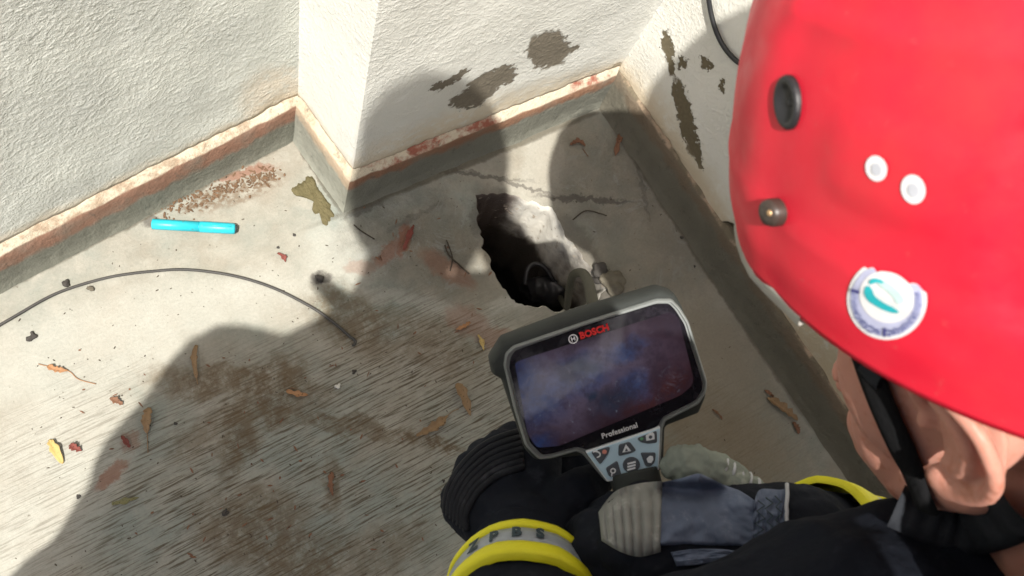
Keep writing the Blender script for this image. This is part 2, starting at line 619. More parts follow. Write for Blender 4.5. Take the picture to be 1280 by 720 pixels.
# drain shaft: one top-level thing sunk in the floor
g = Geo()
rings = []
for d, s in ((0.0, 1.0), (.003, .985), (.012, .975), (.03, .985), (.06, .97), (.10, .97), (.15, .965), (.20, .95), (.26, .93), (.34, .90), (.40, .88)):
    ring = []
    for p in rim:
        q = HC + (p - HC) * s
        z0 = floor_z(p.x, p.y)
        r = .004 * fbm((q.x, q.y, -d), 35, 3) if d > .01 else 0
        q = q + (q - HC).normalized() * r
        ring.append((q.x, q.y, z0 - d))
    rings.append(ring)
vs = [q for r_ in rings for q in r_]
fs = []
for i in range(len(rings) - 1):
    for j in range(nh):
        fs.append([i * nh + j, (i + 1) * nh + j, (i + 1) * nh + (j + 1) % nh, i * nh + (j + 1) % nh])
fs.append([(len(rings) - 1) * nh + j for j in range(nh)][::-1])
g.add(vs, fs)
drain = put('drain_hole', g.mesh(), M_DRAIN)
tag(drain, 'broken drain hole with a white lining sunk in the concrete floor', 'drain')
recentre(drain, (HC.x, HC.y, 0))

# ------------------------------------------------------------------ the wall
wall = thing('plastered_wall', 'off-white stucco wall that jogs round two corners above a painted skirting', 'wall', (pBC.x, pBC.y, 0))


def frange(a, b, n):
    return [a + (b - a) * i / n for i in range(n + 1)]


def wall_sheet(i, t, bottom, top, near, mat, name, thick=0.0, rel=0.0):
    """upright sheet along section i; bottom(s) gives the ragged lower edge; fine near the view, coarse beyond"""
    a, b = mitre(i, t), mitre(i + 1, t)
    Lw = (b - a).length
    d = (b - a) / Lw
    n = seg_n(i)
    lo, hi = near
    ss = sorted(set([0.0, Lw] + [round(x, 5) for x in frange(max(lo, 0), min(hi, Lw), int((min(hi, Lw) - max(lo, 0)) / .006))]))
    zs = [0, .004, .01, .018, .028, .04, .055, .075, .1, .13, .17, .22, .28, .35, .45, .6, .9, 1.5, top]
    vs, fs = [], []
    W = len(zs) + 1
    for s in ss:
        z0 = bottom(s)
        p = a + d * s
        vs.append((*(p - n * thick), z0))
        for k_, z in enumerate(zs):
            zz = z0 + z if z < top else top
            r = 0
            if rel and 0 < s < Lw:
                e = min(1, min(s, Lw - s) / .02)
                r = rel * e * fbm((p.x, p.y, zz), 16, 3) - (thick * .5 if k_ == 0 else 0)
            q = p + n * r
            for ci, cs in ((i, s), (i + 1, Lw - s)):
                if 0 < ci < 4 and cs < .03:
                    bis = (seg_n(ci - 1) + seg_n(ci)).normalized()
                    q = q + bis * ((1 - cs / .03) ** 2 * (.0022 * fbm((ci, 0, zz), 24, 4) - (.0022 if ci == 2 else -.002)))
            vs.append((*q, zz))
    for q in range(len(ss) - 1):
        for j in range(W - 1):
            fs.append([q * W + j, (q + 1) * W + j, (q + 1) * W + j + 1, q * W + j + 1])
    return put(name, mesh(name, vs, fs), mat, wall)


def s_of(i, p, t):
    a, b = mitre(i, t), mitre(i + 1, t)
    return (Vector((p.x, p.y)) - a).dot((b - a).normalized())


sA = [s_of(0, onA(u, v), T_FACE) for u, v in ((-60, 300), (375, 100))]
LA = (mitre(1, T_FACE) - mitre(0, T_FACE)).length
jag = lambda seed, base, amp: (lambda s: base + amp * abs(noise.fractal(Vector((s * 45, seed, 0)), 1.0, 2.0, 4)))
wall_sheet(0, T_FACE, jag(1, .086, .010), 2.6, (LA - .85, LA), M_PLA, 'plaster', .012, .0022)
wall_sheet(1, T_FACE, jag(2, .086, .010), 2.6, (0, 9), M_PLB, 'plaster', .012, .0012)
wall_sheet(2, T_FACE, jag(3, .086, .012), 2.6, (0, 9), M_PLC, 'plaster', .012, .0022)
# section D: the plaster has broken away in a ragged line above bare cement
edgeD = [(770, 105), (800, 130), (832, 172), (850, 200), (858, 235), (875, 250), (890, 279), (906, 277), (928, 284), (937, 305), (945, 340), (962, 372), (960, 392),
         (985, 425), (1003, 455), (1006, 470), (1035, 510), (1062, 552), (1095, 605), (1130, 660)]
ED = []
for u, v in edgeD:
    q = onD(u, v)
    ED.append((s_of(3, q, T_FACE), q.z))
ED.sort()


def bottomD(s):
    j = .004 * noise.fractal(Vector((s * 70, 9, 0)), 1.0, 2.0, 4)
    if s <= ED[0][0]:
        return ED[0][1] + j
    if s >= ED[-1][0]:
        return ED[-1][1] + j
    for (s0, z0), (s1, z1) in zip(ED, ED[1:]):
        if s0 <= s <= s1:
            return z0 + (z1 - z0) * (s - s0) / max(1e-6, s1 - s0) + j


wall_sheet(3, T_FACE, bottomD, 2.6, (0, 1.5), M_PLD, 'plaster', .010, .0018)
wall_sheet(3, T_FACE + .008, lambda s: .06, 2.6, (0, 1.5), M_CEM, 'cement_backing', .004, .0025)

prof = [(-.006, -.004), (-.001, .004), (.003, .02), (.005, .045), (.008, .066), (.010, .074), (.0125, .0785), (.018, .0835), (.023, .0905), (.036, .092)]
profD = [(-.008, -.004), (-.002, .004), (.002, .02), (.006, .045), (.010, .066), (.014, .075), (.020, .080), (.030, .083), (.040, .084), (.045, .084)]
for i, mt in enumerate((M_SKA, M_SKB, M_SKC, M_SKD)):
    pr = profD if i == 3 else prof
    a0, b0 = mitre(i, 0), mitre(i + 1, 0)
    Lw = (b0 - a0).length
    if i == 0:
        us = [0] + frange((Lw - .85) / Lw, 1, 140)
    elif i == 3:
        us = frange(0, 1.4 / Lw, 200) + [1]
    else:
        us = frange(0, 1, max(20, int(Lw / .006)))
    vs, fs = [], []
    for u in us:
        for t, z in pr:
            p = mitre(i, t).lerp(mitre(i + 1, t), u)
            e = 1.0 if 0 < u < 1 else 0.0
            r = e * (.0016 * fbm((p.x, p.y, z), 40, 4) + .0012 * fbm((p.x, p.y, z), 9, 2))
            zz = z + (e * .004 * fbm((p.x, p.y, 7), 26, 4) if z > .05 else 0)
            q = p + seg_n(i) * r
            vs.append((q.x, q.y, zz))
    W = len(pr)
    for q in range(len(us) - 1):
        for j in range(W - 1):
            fs.append([q * W + j, (q + 1) * W + j, (q + 1) * W + j + 1, q * W + j + 1])
    put('skirting', mesh('skirting', vs, fs), mt, wall)
# body of the wall behind the plaster
g = Geo()
for i in range(4):
    a, b = mitre(i, .045), mitre(i + 1, .045)
    n = seg_n(i)
    if i == 1:
        continue
    a2, b2 = a - n * .18, b - n * .18
    vs = [(*p, z) for z in (-.1, 2.62) for p in (a, b, b2, a2)]
    g.add(vs, [[0, 1, 2, 3], [7, 6, 5, 4], [0, 4, 5, 1], [1, 5, 6, 2], [2, 6, 7, 3], [3, 7, 4, 0]])
    put('masonry', g.mesh(), M_CEM, wall, smooth=False)
    g = Geo()

# ------------------------------------------------------------------ frames used for the figures
RIGHT, UPV, BACK = M.col[0].copy(), M.col[1].copy(), M.col[2].copy()


def camdir(x, y, z):
    return (RIGHT * x + UPV * y + BACK * z).normalized()


def head_frame(U, Fd):
    U = U.normalized()
    Fd = (Fd - U * Fd.dot(U)).normalized()
    L = U.cross(Fd)
    return Matrix((Fd, L, U)).transposed()


def skin_mat():
    k = NT('skin', 0.5, 0.4)
    c = k.mix(k.noise(30, 4), (0.50, 0.225, 0.165), (0.60, 0.30, 0.235))
    c = k.mix(k.step(k.noise(110, 3), .5, .75), c, (0.44, 0.17, 0.11))
    k.colour(c)
    k.b.inputs['Subsurface Weight'].default_value = 0.3
    k.b.inputs['Subsurface Radius'].default_value = (0.012, 0.005, 0.003)
    k.b.inputs['Subsurface Scale'].default_value = 0.5
    k.bump(k.noise(500, 3), .25, .0006)
    return k.m


M_SKIN = skin_mat()


def red_helmet():
    k = NT('red_helmet_paint', 0.42, 0.5)
    c = k.mix(k.noise(14, 4), (0.62, 0.008, 0.028), (0.72, 0.014, 0.042))
    c = k.mix(k.step(k.noise(50, 6, .7), .66, .8), c, (0.62, 0.05, 0.055))
    c = k.mix(k.step(k.noise(9, 6, .7), .45, .75, 0, .45), c, (0.50, 0.045, 0.04))
    k.colour(c)
    cx_ = k.n('ShaderNodeMapping')
    k.link(k.pos(), cx_.inputs[0])
    cx_.inputs['Rotation'].default_value = (.4, .9, .3)
    cx_.inputs['Scale'].default_value = (1, 26, 26)
    scr = k.step(k.noise(9, 3, .6, vec=cx_.outputs[0]), .70, .74)
    c = k.mix(k.math('MULTIPLY', scr, k.step(k.noise(12, 3), .5, .7, 0, .5)), c, (0.72, 0.16, 0.16))
    dust = k.step(k.noise(130, 6, .75), .62, .75, 0, .35)
    k.colour(k.mix(dust, c, (0.50, 0.16, 0.13)))
    k.link(k.step(k.noise(40, 5), .3, .7, .36, .6), k.b.inputs['Roughness'])
    k.bump(k.noise(220, 4), .08, .001)
    return k.m


M_RED = red_helmet()


def cloth(name, c, scale=900, var=.3, rough=.9, wear=None):
    k = NT(name, rough, .08)
    f = k.mix(k.noise(25, 5), tuple(x * (1 - var) for x in c), tuple(x * (1 + var) for x in c))
    if wear:
        f = k.mix(k.step(k.noise(55, 6, .7), .55, .75), f, wear)
    k.colour(f)
    b1 = k.bump(k.noise(60, 5), .5, .004)
    nd = k.n('ShaderNodeTexWave', wave_type='BANDS')
    nd.inputs['Scale'].default_value = scale / 3
    nd.inputs['Distortion'].default_value = .6
    k.link(k.pos(), nd.inputs['Vector'])
    k.bump(nd.outputs['Fac'], .25, .0006, prev=b1)
    return k.m


M_JACKET = cloth('navy_black_cloth', (0.010, 0.012, 0.018), wear=(0.024, 0.027, 0.038))
M_GLOVE = cloth('black_glove_cloth', (0.013, 0.015, 0.021), wear=(0.030, 0.033, 0.042))
M_LEATHER = cloth('slate_blue_leather', (0.115, 0.14, 0.205), scale=900, wear=(0.19, 0.21, 0.28), rough=.65)
M_RIB = cloth('grey_ribbed_rubber', (0.24, 0.245, 0.23), wear=(0.38, 0.38, 0.36), rough=.6)
M_RIBDARK = cloth('dark_ribbed_rubber', (0.018, 0.019, 0.023), wear=(0.04, 0.042, 0.05), rough=.6)
M_GREEN = cloth('grey_green_fabric', (0.21, 0.235, 0.205), wear=(0.38, 0.40, 0.35))
M_PIPING = plain('pale_piping', (0.40, 0.41, 0.44), .7)
k = NT('fluorescent_yellow', .6, .4)
c = k.mix(k.noise(40, 5), (0.60, 0.55, 0.010), (0.78, 0.74, 0.015))
c = k.mix(k.step(k.noise(75, 7, .75), .60, .74, 0, .7), c, (0.16, 0.13, 0.02))
k.colour(c)
k.bump(k.noise(500, 3), .4, .001)
M_YELLOW = k.m
M_SILVER = plain('reflective_grey_tape', (0.27, 0.30, 0.33), .45, .6, .25, 120, .3, 600)
M_BLACK = plain('black_plastic', (0.014, 0.014, 0.016), .45, .5, .4, 50, .2, 400)
M_STRAP = cloth('black_webbing', (0.010, 0.010, 0.011), rough=.9)
M_STRAPG = plain('grey_black_webbing', (0.020, 0.022, 0.027), .75, .15, .5, 80, .5, 400)
M_WHITE = plain('white_print', (0.74, 0.74, 0.76), .5, .5, .06)
M_INK = plain('black_print', (0.03, 0.05, 0.06), .6, .3, .1)
M_TROUSER = cloth('dark_navy_trousers', (0.016, 0.018, 0.026))
M_BOOT = plain('black_boot_leather', (0.015, 0.014, 0.013), .5, .5, .3, 40, .4, 200)


def wrinkles(amt, sc=22):
    amt *= 1.25

    def f(p, n):
        q = Vector((p.x, p.y, p.z * .6)) * sc
        a = noise.fractal(q, 1.0, 2.1, 4)
        r = 1 - abs(noise.noise(q * 1.35 + Vector((3, 7, 1)))) * 2
        return amt * (a * .9 + r * .5)
    return f


def build_head(g, H, c, back=.06):
    """head with a face; local axes: x forward, y left, z up"""
    def q(x, y, z):
        return c + H @ Vector((x, y, z))

    def e(x, y, z, rx, ry, rz):
        g.sphere(q(x, y, z), (rx, ry, rz), 22, 14, H)
    e(-.012, 0, .03, .097, .077, .095)
    e(.026, 0, -.03, .066, .058, .085)
    e(.042, 0, -.085, .045, .046, .034)
    e(.078, 0, -.105, .022, .024, .018)
    g.chain([(q(.088, 0, .012), .009), (q(.102, 0, -.012), .010), (q(.112, 0, -.034), .013)])
    for s in (1, -1):
        g.chain([(q(.084, .012 * s, .018), .012), (q(.072, .034 * s, .018), .013)])
        e(.056, .034 * s, -.032, .028, .021, .030)
        e(.030, .041 * s, -.028, .052, .021, .056)
        e(.038, .034 * s, -.070, .040, .020, .040)
        e(.098, .012 * s, -.038, .011, .009, .008)
        g.chain([(q(.0, .055 * s, -.055), .016), (q(.040, .034 * s, -.095), .018), (q(.075, .012 * s, -.11), .015)])
        # ear: helix, inner fold, lobe, tragus on a thin plate
        E_ = 1.02
        def qe(x, y, z):
            return q(-.006 + (x + .006) * E_, (.074 + (y - .074) * 1.25) * s, z * E_)
        hx = [(.012, .074, -.003), (.017, .079, .013), (.012, .087, .029), (-.005, .094, .035), (-.021, .097, .027), (-.028, .096, .009), (-.024, .091, -.011), (-.013, .084, -.026), (.000, .078, -.036)]
        pts_ = spline([qe(*h_) for h_ in hx], 5)
        g.tube(pts_, [.0040] * (len(pts_) - 10) + [.0040 + .00035 * i for i in range(10)], 10)
        ah = [(.006, .083, .021), (-.008, .089, .018), (-.0145, .089, .004), (-.010, .085, -.012), (.0, .080, -.019)]
        g.tube(spline([qe(*h_) for h_ in ah], 5), .0052, 10)
        g.sphere(qe(.002, .079, -.032), (.0085, .0052, .0095), 14, 9, H)
        g.sphere(qe(.014, .076, -.006), (.0042, .0040, .0065), 14, 9, H)
        plate = Matrix.Rotation(math.radians(-24 * s), 3, 'Z')
        g.sphere(qe(-.009, .0795, .002), (.0205, .0052, .034), 18, 10, H @ plate)
        e(-.014, .072 * s, .0, .012, .010, .022)
    e(.096, 0, -.066, .011, .024, .006)
    e(.095, 0, -.076, .011, .021, .006)
    g.chain([(q(-.015, 0, -.03), .060), (q(-.75 * back, 0, -.12), .058), (q(-back, 0, -.19), .066)])


def hand_pts(g, palm, wrist, fingers, thumb, r=.0095, palm_r=.017):
    """palm plus five separate bent fingers; every finger is [mcp, mid, tip]"""
    for f in fingers:
        g.chain([(wrist.lerp(f[0], .12), palm_r * 1.15), (f[0], palm_r * .92)])
    for f in fingers:
        g.chain([(p, rr) for p, rr in zip(f, [r * 1.25, r * 1.12, r * 1.0, r * .85])])
    g.chain([(p, rr) for p, rr in zip(thumb, [r * 1.5, r * 1.3, r * 1.05])])
    g.sphere(palm, palm_r * 1.3)


# ------------------------------------------------------------------ the firefighter
fig = thing('person', 'firefighter in red helmet and black jacket bending over the handheld screen with both gloved hands', 'person', (-.42, -.95, 0))
U_H = camdir(-.209, .798, .565)
H = head_frame(U_H, camdir(-.633, .330, -.700))
EAR = CAM + RIGHT * .1864 - UPV * .0662 - BACK * .3877
HCEN = EAR - H @ Vector((-.005, .088, .0))


def hp(x, y, z):
    return HCEN + H @ Vector((x, y, z))


NECK = hp(-.06, 0, -.19)
# left arm (nearest the camera) and right arm reaching from under the face
LSH, LEL, LWR = P(1075, 850, .49), P(650, 930, .52), PH(655, 690, .628)
RSH, REL, RWR = NECK - H @ Vector((.0, .185, .02)), PH(1180, 770, .80), PH(1000, 672, .585)
PEL = Vector((-.34, -1.10, .40))
HIPL, HIPR = PEL + Vector((-.10, .0, 0)), PEL + Vector((.10, .02, 0))
KNL, KNR = Vector((-.50, -.80, .09)), Vector((-.20, -.78, .09))
ANL, ANR = Vector((-.46, -1.24, .09)), Vector((-.20, -1.22, .09))
TOL, TOR = Vector((-.46, -1.30, .03)), Vector((-.20, -1.28, .03))

# hands: right hand over the handle, left hand behind the screen
rW = RWR
rM = [PH(806, 638, .588), PH(784, 656, .572), PH(784, 682, .562), PH(806, 706, .560)]
rF = [[rM[0], PH(770, 642, .600), PH(754, 646, .625), PH(775, 648, .640)],
      [rM[1], PH(744, 662, .588), PH(730, 666, .615), PH(756, 668, .632)],
      [rM[2], PH(740, 688, .578), PH(726, 690, .606), PH(752, 690, .626)],
      [rM[3], PH(752, 712, .574), PH(738, 714, .600), PH(760, 712, .620)]]
rT = [PH(930, 700, .575), PH(860, 722, .574), PH(800, 724, .590)]
lW = LWR
lM = [PH(668, 560, .672), PH(628, 570, .664), PH(598, 594, .656), PH(585, 628, .648)]
lF = [[lM[0], PH(676, 548, .690), PH(712, 566, .705), PH(735, 590, .700)],
      [lM[1], PH(640, 552, .684), PH(684, 570, .700), PH(715, 600, .695)],
      [lM[2], PH(606, 572, .676), PH(655, 586, .694), PH(695, 610, .690)],
      [lM[3], PH(588, 606, .668), PH(634, 606, .686), PH(675, 622, .684)]]
lT = [PH(690, 640, .640), PH(720, 618, .640), PH(742, 604, .652)]

g = Geo()
build_head(g, H, HCEN)
g.chain([(NECK, .065), (NECK.lerp(PEL, .3), .10), (NECK.lerp(PEL, .7), .105), (PEL, .11)])
g.chain([(LSH, .05), (LEL, .038), (LWR, .027)])
g.chain([(NECK, .06), (LSH, .05)])
g.chain([(NECK, .06), (RSH, .05), (REL, .038), (RWR, .027)])
hand_pts(g, PH(880, 650, .588), rW, rF, rT, .0075, .013)
hand_pts(g, PH(640, 630, .655), lW, lF, lT, .0075, .013)
for a, b, c_, d_ in ((HIPL, KNL, ANL, TOL), (HIPR, KNR, ANR, TOR)):
    g.chain([(a, .075), (b, .05), (c_, .035), (d_, .022)])
body_me = remesh(g, .0022, 5)
body = put('body', body_me, M_SKIN, fig)
HB = bvh_of(body_me)
for s in (1, -1):
    ge = Geo()
    ge.sphere(hp(.078, .031 * s, .0), .0125, 14, 10)
    put('eye', ge.mesh(), M_WHITE, fig)


def on_bvh(b, u, v, off=0.0, fallback=.5):
    r = ray(u, v).normalized()
    loc, n, _, _ = b.ray_cast(CAM, r)
    if loc is None:
        return P(u, v, fallback), -r
    if n.dot(r) > 0:
        n = -n
    return loc + n * off, n


# ---- helmet
HO = Vector((.0, .0, .079))
SF, SL, SU = .145, .110, .150


def helmet_pt(a, t, out=0.0):
    """a: azimuth from the front towards the left; t: -.16 below the rim line .. 1 crown"""
    z = max(t, 0.0)
    zz = math.sin(z * math.pi / 2)
    r = max(0.0, (1 - zz ** 2.35)) ** (1 / 2.35)
    if t < 0:
        r = 1 + .30 * t * t
        zz = t
    x = SF * r * math.cos(a)
    y = SL * r * math.sin(a)
    zc = SU * zz + .012 * max(0.0, t - .5) / .5 * (2 - max(0.0, t - .5) / .5) * (1 if t > .5 else 0)
    # lower edge dips towards the nape
    zc -= max(0, .25 - t) / .25 * .014 * (1 - math.cos(a)) * .5
    bulge = 0.0
    e = lambda x_, w_: math.exp(-(x_ / w_) ** 2)
    bulge += .0030 * e(t + .02, .10)                                        # rim band
    da = (a + math.pi) % (2 * math.pi) - math.pi
    bulge += .0030 / (1 + math.exp(-(math.cos(da) - .58) / .02)) * (1 if t < .52 else math.exp(-((t - .52) / .06) ** 2))   # brow shield
    cr = abs(math.sin(da)) * r
    bulge += .004 / (1 + math.exp((cr - .26) / .02)) * (1 if t > .15 else 0)   # raised crest along the crown
    qx, qy = abs(abs(da) - 2.22) * .125 - .064 + .016, abs(t - .225) * .235 - .037 + .016
    pd = math.hypot(max(qx, 0), max(qy, 0)) + min(max(qx, qy), 0) - .016       # recessed panel behind each ear
    bulge += -.0030 / (1 + math.exp(pd / .0010)) + .0010 * math.exp(-(pd / .0030) ** 2)
    qx, qy = abs(abs(da) - 1.43) * .125 - .024 + .010, abs(t - .245) * .235 - .017 + .010
    pd = math.hypot(max(qx, 0), max(qy, 0)) + min(max(qx, qy), 0) - .010       # raised plate under the two dots
    bulge += .0017 / (1 + math.exp(pd / .0010))
    bulge += .0018 * e(t - .45 + .03 * math.cos(da), .018) * (1 if abs(da) > .9 else 0)
    bulge += .0010 * e(t - .06 - .02 * math.cos(da), .02)
    n = Vector((x / SF ** 2, y / SL ** 2, max(zc, 0) / SU ** 2 + 1e-6)).normalized()
    p = Vector((x, y, zc)) + n * (bulge + out)
    return HCEN + H @ (HO + p)


NA, NTT = 132, 60
ts = [-.16 + 1.16 * i / NTT for i in range(NTT + 1)]
vs, fs = [], []
for t in ts:
    for i in range(NA):
        vs.append(helmet_pt(2 * math.pi * i / NA, min(t, .9995)))
nout = len(vs)
ti = [-.16 + 1.16 * i / 20 for i in range(21)]
for t in ti:
    for i in range(NA):
        vs.append(helmet_pt(2 * math.pi * i / NA, min(t, .9995), -.006))
for j in range(NTT):
    for i in range(NA):
        fs.append([j * NA + i, j * NA + (i + 1) % NA, (j + 1) * NA + (i + 1) % NA, (j + 1) * NA + i])
for j in range(20):
    for i in range(NA):
        o_ = nout
        fs.append([o_ + j * NA + i, o_ + (j + 1) * NA + i, o_ + (j + 1) * NA + (i + 1) % NA, o_ + j * NA + (i + 1) % NA])
for i in range(NA):
    fs.append([i, nout + i, nout + (i + 1) % NA, (i + 1) % NA])
fs.append([NTT * NA + i for i in range(NA)])
fs.append([nout + 20 * NA + i for i in range(NA)][::-1])
hel_me = mesh('helmet', vs, fs)
helmet = put('helmet', hel_me, M_RED, fig)
HEL = bvh_of(hel_me)


def hel(u, v, off=0.0):
    return on_bvh(HEL, u, v, off, .42)


def patch(b, c, prof_, mat, name, parent, off, n=40, rings=5, thick=.0):
    """flat print lying on a curved surface: outline in pixels round c, followed on the surface"""
    vs, fs = [], []
    for k_ in range(rings + 1):
        for (du, dv) in prof_:
            p, nn = on_bvh(b, c[0] + du * k_ / rings, c[1] + dv * k_ / rings, off, .42)
            vs.append(p)
    m_ = len(prof_)
    for k_ in range(rings):
        for i in range(m_):
            fs.append([k_ * m_ + i, k_ * m_ + (i + 1) % m_, (k_ + 1) * m_ + (i + 1) % m_, (k_ + 1) * m_ + i])
    return put(name, mesh(name, vs, fs), mat, parent)


def ell(ru, rv, ang=0, n=36, a0=0, a1=360):
    out = []
    ca, sa = math.cos(math.radians(ang)), math.sin(math.radians(ang))
    for i in range(n + (0 if a1 - a0 == 360 else 1)):
        t = math.radians(a0 + (a1 - a0) * i / n)
        x, y = ru * math.cos(t), rv * math.sin(t)
        out.append((x * ca - y * sa, x * sa + y * ca))
    return out


def stud(u, v, ru, rv, ang, h, mats, name, dish=True):
    """round plug fixed in the shell: ring, dished face and centre pin"""
    c, n = hel(u, v)
    e1 = hel(u + math.cos(math.radians(ang)) * ru, v + math.sin(math.radians(ang)) * ru)[0] - c
    e2 = hel(u - math.sin(math.radians(ang)) * rv, v + math.cos(math.radians(ang)) * rv)[0] - c
    g = Geo()
    vs, fs = [], []
    pr = [(1.0, -.002), (1.02, .5 * h), (.92, h), (.74, h), (.66, .35 * h), (.0, .3 * h)] if dish else [(1.0, -.002), (1.0, .6 * h), (.85, h), (.5, 1.12 * h), (.0, 1.15 * h)]
    for s, z in pr:
        for i in range(28):
            a = 2 * math.pi * i / 28
            q = c + (e1 * math.cos(a) + e2 * math.sin(a)) * s
            vs.append(q + n * z)
    for j in range(len(pr) - 1):
        for i in range(28):
            fs.append([j * 28 + i, j * 28 + (i + 1) % 28, (j + 1) * 28 + (i + 1) % 28, (j + 1) * 28 + i])
    g.add(vs, fs)
    if dish:
        g.sphere(c + e1 * .12 - n * .0012, min(e1.length, e2.length) * .36)
    return put(name, g.mesh(), mats, helmet)


M_KNOB = plain('dark_brown_plastic', (0.045, 0.032, 0.026), .4, .5, .4)
M_PIN = plain('worn_brass', (0.45, 0.30, 0.16), .4, .5, .2, metal=.6)
stud(987, 128, 15, 34, -3, .0026, M_BLACK, 'vent_plug')
stud(973, 265, 11, 18, -12, .006, M_KNOB, 'knob', dish=False)
c_, n_ = hel(979, 263, .006)
g = Geo()
g.sphere(c_, .0016)
put('pin', g.mesh(), M_PIN, helmet)
for u, v, r in ((1097, 210, 14.5), (1143, 236, 16.5)):
    patch(HEL, (u, v), ell(r * .92, r * 1.12, -15, 28), M_WHITE, 'reflective_dot', helmet, .0007)
    patch(HEL, (u + 1, v + 1), ell(r * .42, r * .55, -15, 20), plain('dot_grey', (.50, .52, .58), .35), 'dot_centre', helmet, .0011)

# round sticker with a torn upper right side
SC = (1110, 374)


def stick_prof(k_, torn=True):
    out = []
    for (x, y) in ell(47 * k_, 47 * k_, 0, 72):
        if torn:
            d = x * .42 - y * .91                     # how far towards the tear
            lim = 27 + 2.5 * math.sin(x * .35) + (4 if x > 20 else 0)
            if d > lim:
                x, y = x - .42 * (d - lim), y + .91 * (d - lim)
        out.append((x, y))
    return out


M_LAV = plain('lavender_print', (0.46, 0.48, 0.66), .5, .4, .15, 200)
M_TEAL = plain('teal_print', (0.02, 0.42, 0.48), .5, .4, .15, 200)
M_PALE = plain('pale_aqua_print', (0.50, 0.66, 0.66), .5, .4, .1, 200)
patch(HEL, SC, stick_prof(1.06), M_WHITE, 'sticker', helmet, .0006)
patch(HEL, SC, stick_prof(.96), M_LAV, 'sticker_ring', helmet, .0009)
patch(HEL, (SC[0] + 1, SC[1] - 4), [(x, y) for x, y in ell(35, 31, 30, 48)], M_WHITE, 'sticker_field', helmet, .0012)
g = Geo()
for i in range(44):                                     # row of tiny worn letters round the ring
    a = math.radians(-12 + 212 * i / 43)
    if i in (21, 22):
        continue
    for dr, da in ((rnd.uniform(-3.2, -1), 0), (rnd.uniform(0, 3), rnd.uniform(-.02, .02))):
        q = []
        for sr, sa_ in ((-1.9, -.024), (-1.9, .016), (1.9, .020), (1.9, -.018)):
            rr = 40.2 + dr + sr
            q.append(hel(SC[0] + rr * math.cos(a + da + sa_), SC[1] + rr * math.sin(a + da + sa_), .0014)[0])
        g.add(q, [[0, 1, 2, 3]])
put('sticker_lettering', g.mesh(), plain('faded_indigo_ink', (.13, .15, .36), .5, .4, .1), helmet, smooth=False)
g = Geo()
for a in (92, 198):
    q = [hel(SC[0] + r * math.cos(math.radians(a + d)), SC[1] + r * math.sin(math.radians(a + d)), .0015)[0] for r, d in ((34, -3), (34, 3), (45, 2), (45, -2))]
    g.add(q, [[0, 1, 2, 3]])
put('sticker_mark', g.mesh(), plain('dark_blue_ink', (.05, .05, .20), .5), helmet, smooth=False)


def stroke(pts_px, widths, mat, name, off):
    pp = spline([Vector((x, y, 0)) for x, y in pts_px], 6)
    ww = [widths[0] + (widths[1] - widths[0]) * i / (len(pp) - 1) for i in range(len(pp))]
    ww = [x * min(1, .35 + 4 * min(i, len(pp) - 1 - i) / len(pp)) for i, x in enumerate(ww)]
    vs, fs = [], []
    for i, p in enumerate(pp):
        t = (pp[min(i + 1, len(pp) - 1)] - pp[max(i - 1, 0)]).normalized()
        n = Vector((-t.y, t.x, 0))
        for s in (-1, -.33, .33, 1):
            q = p + n * ww[i] * s
            vs.append(hel(q.x, q.y, off)[0])
    for i in range(len(pp) - 1):
        for j in range(3):
            fs.append([i * 4 + j, i * 4 + j + 1, i * 4 + j + 5, i * 4 + j + 4])
    return put(name, mesh(name, vs, fs), mat, helmet)


stroke([(1087, 356), (1092, 370), (1108, 381), (1126, 388)], (6, 3.5), M_TEAL, 'sticker_emblem', .0015)
stroke([(1100, 350), (1114, 358), (1126, 370), (1128, 378)], (4, 6), M_PALE, 'sticker_emblem', .0016)
stroke([(1090, 352), (1098, 349), (1108, 352)], (3, 2), M_TEAL, 'sticker_emblem', .0017)

# visor edge under the brow, straps
vs, fs = [], []
for i in range(25):
    a = -1.15 + 2.3 * i / 24
    for t, o_ in ((-.11, -.002), (-.185, .001), (-.185, -.002), (-.11, -.005)):
        vs.append(helmet_pt(a, t, o_))
for i in range(24):
    for j in range(4):
        fs.append([i * 4 + j, i * 4 + (j + 1) % 4, (i + 1) * 4 + (j + 1) % 4, (i + 1) * 4 + j])
put('visor', mesh('visor', vs, fs), plain('pale_visor_plastic', (.62, .60, .55), .25, .6, .1), helmet)


def strap(path, wd, b, off, mat, name, parent, depth=.46, ribs=0, nn=7):
    pp = spline([Vector((x, y, 0)) for x, y in path], 8)
    pts_ = []
    for p in pp:
        q, n = on_bvh(b, p.x, p.y, off, depth)
        pts_.append((q, n))
    for _ in range(14):
        pts_ = [pts_[0]] + [((pts_[i - 1][0] + pts_[i][0] * 2 + pts_[i + 1][0]) / 4, (pts_[i - 1][1] + pts_[i][1] * 2 + pts_[i + 1][1]).normalized()) for i in range(1, len(pts_) - 1)] + [pts_[-1]]
    vs, fs = [], []
    for i, (q, n) in enumerate(pts_):
        t = (pts_[min(i + 1, len(pts_) - 1)][0] - pts_[max(i - 1, 0)][0]).normalized()
        s = n.cross(t).normalized()
        rr = 1 + (.5 * math.sin(i * ribs) if ribs else 0)
        for a, h in ((-1, -.001), (-1, .0012), (-.5, .0024 * rr), (0, .0028 * rr), (.5, .0024 * rr), (1, .0012), (1, -.001)):
            vs.append(q + s * (wd * a * .5) + n * h)
    for i in range(len(pts_) - 1):
        for j in range(6):
            fs.append([i * 7 + j, i * 7 + j + 1, (i + 1) * 7 + j + 1, (i + 1) * 7 + j])
    return put(name, mesh(name, vs, fs), mat, parent)


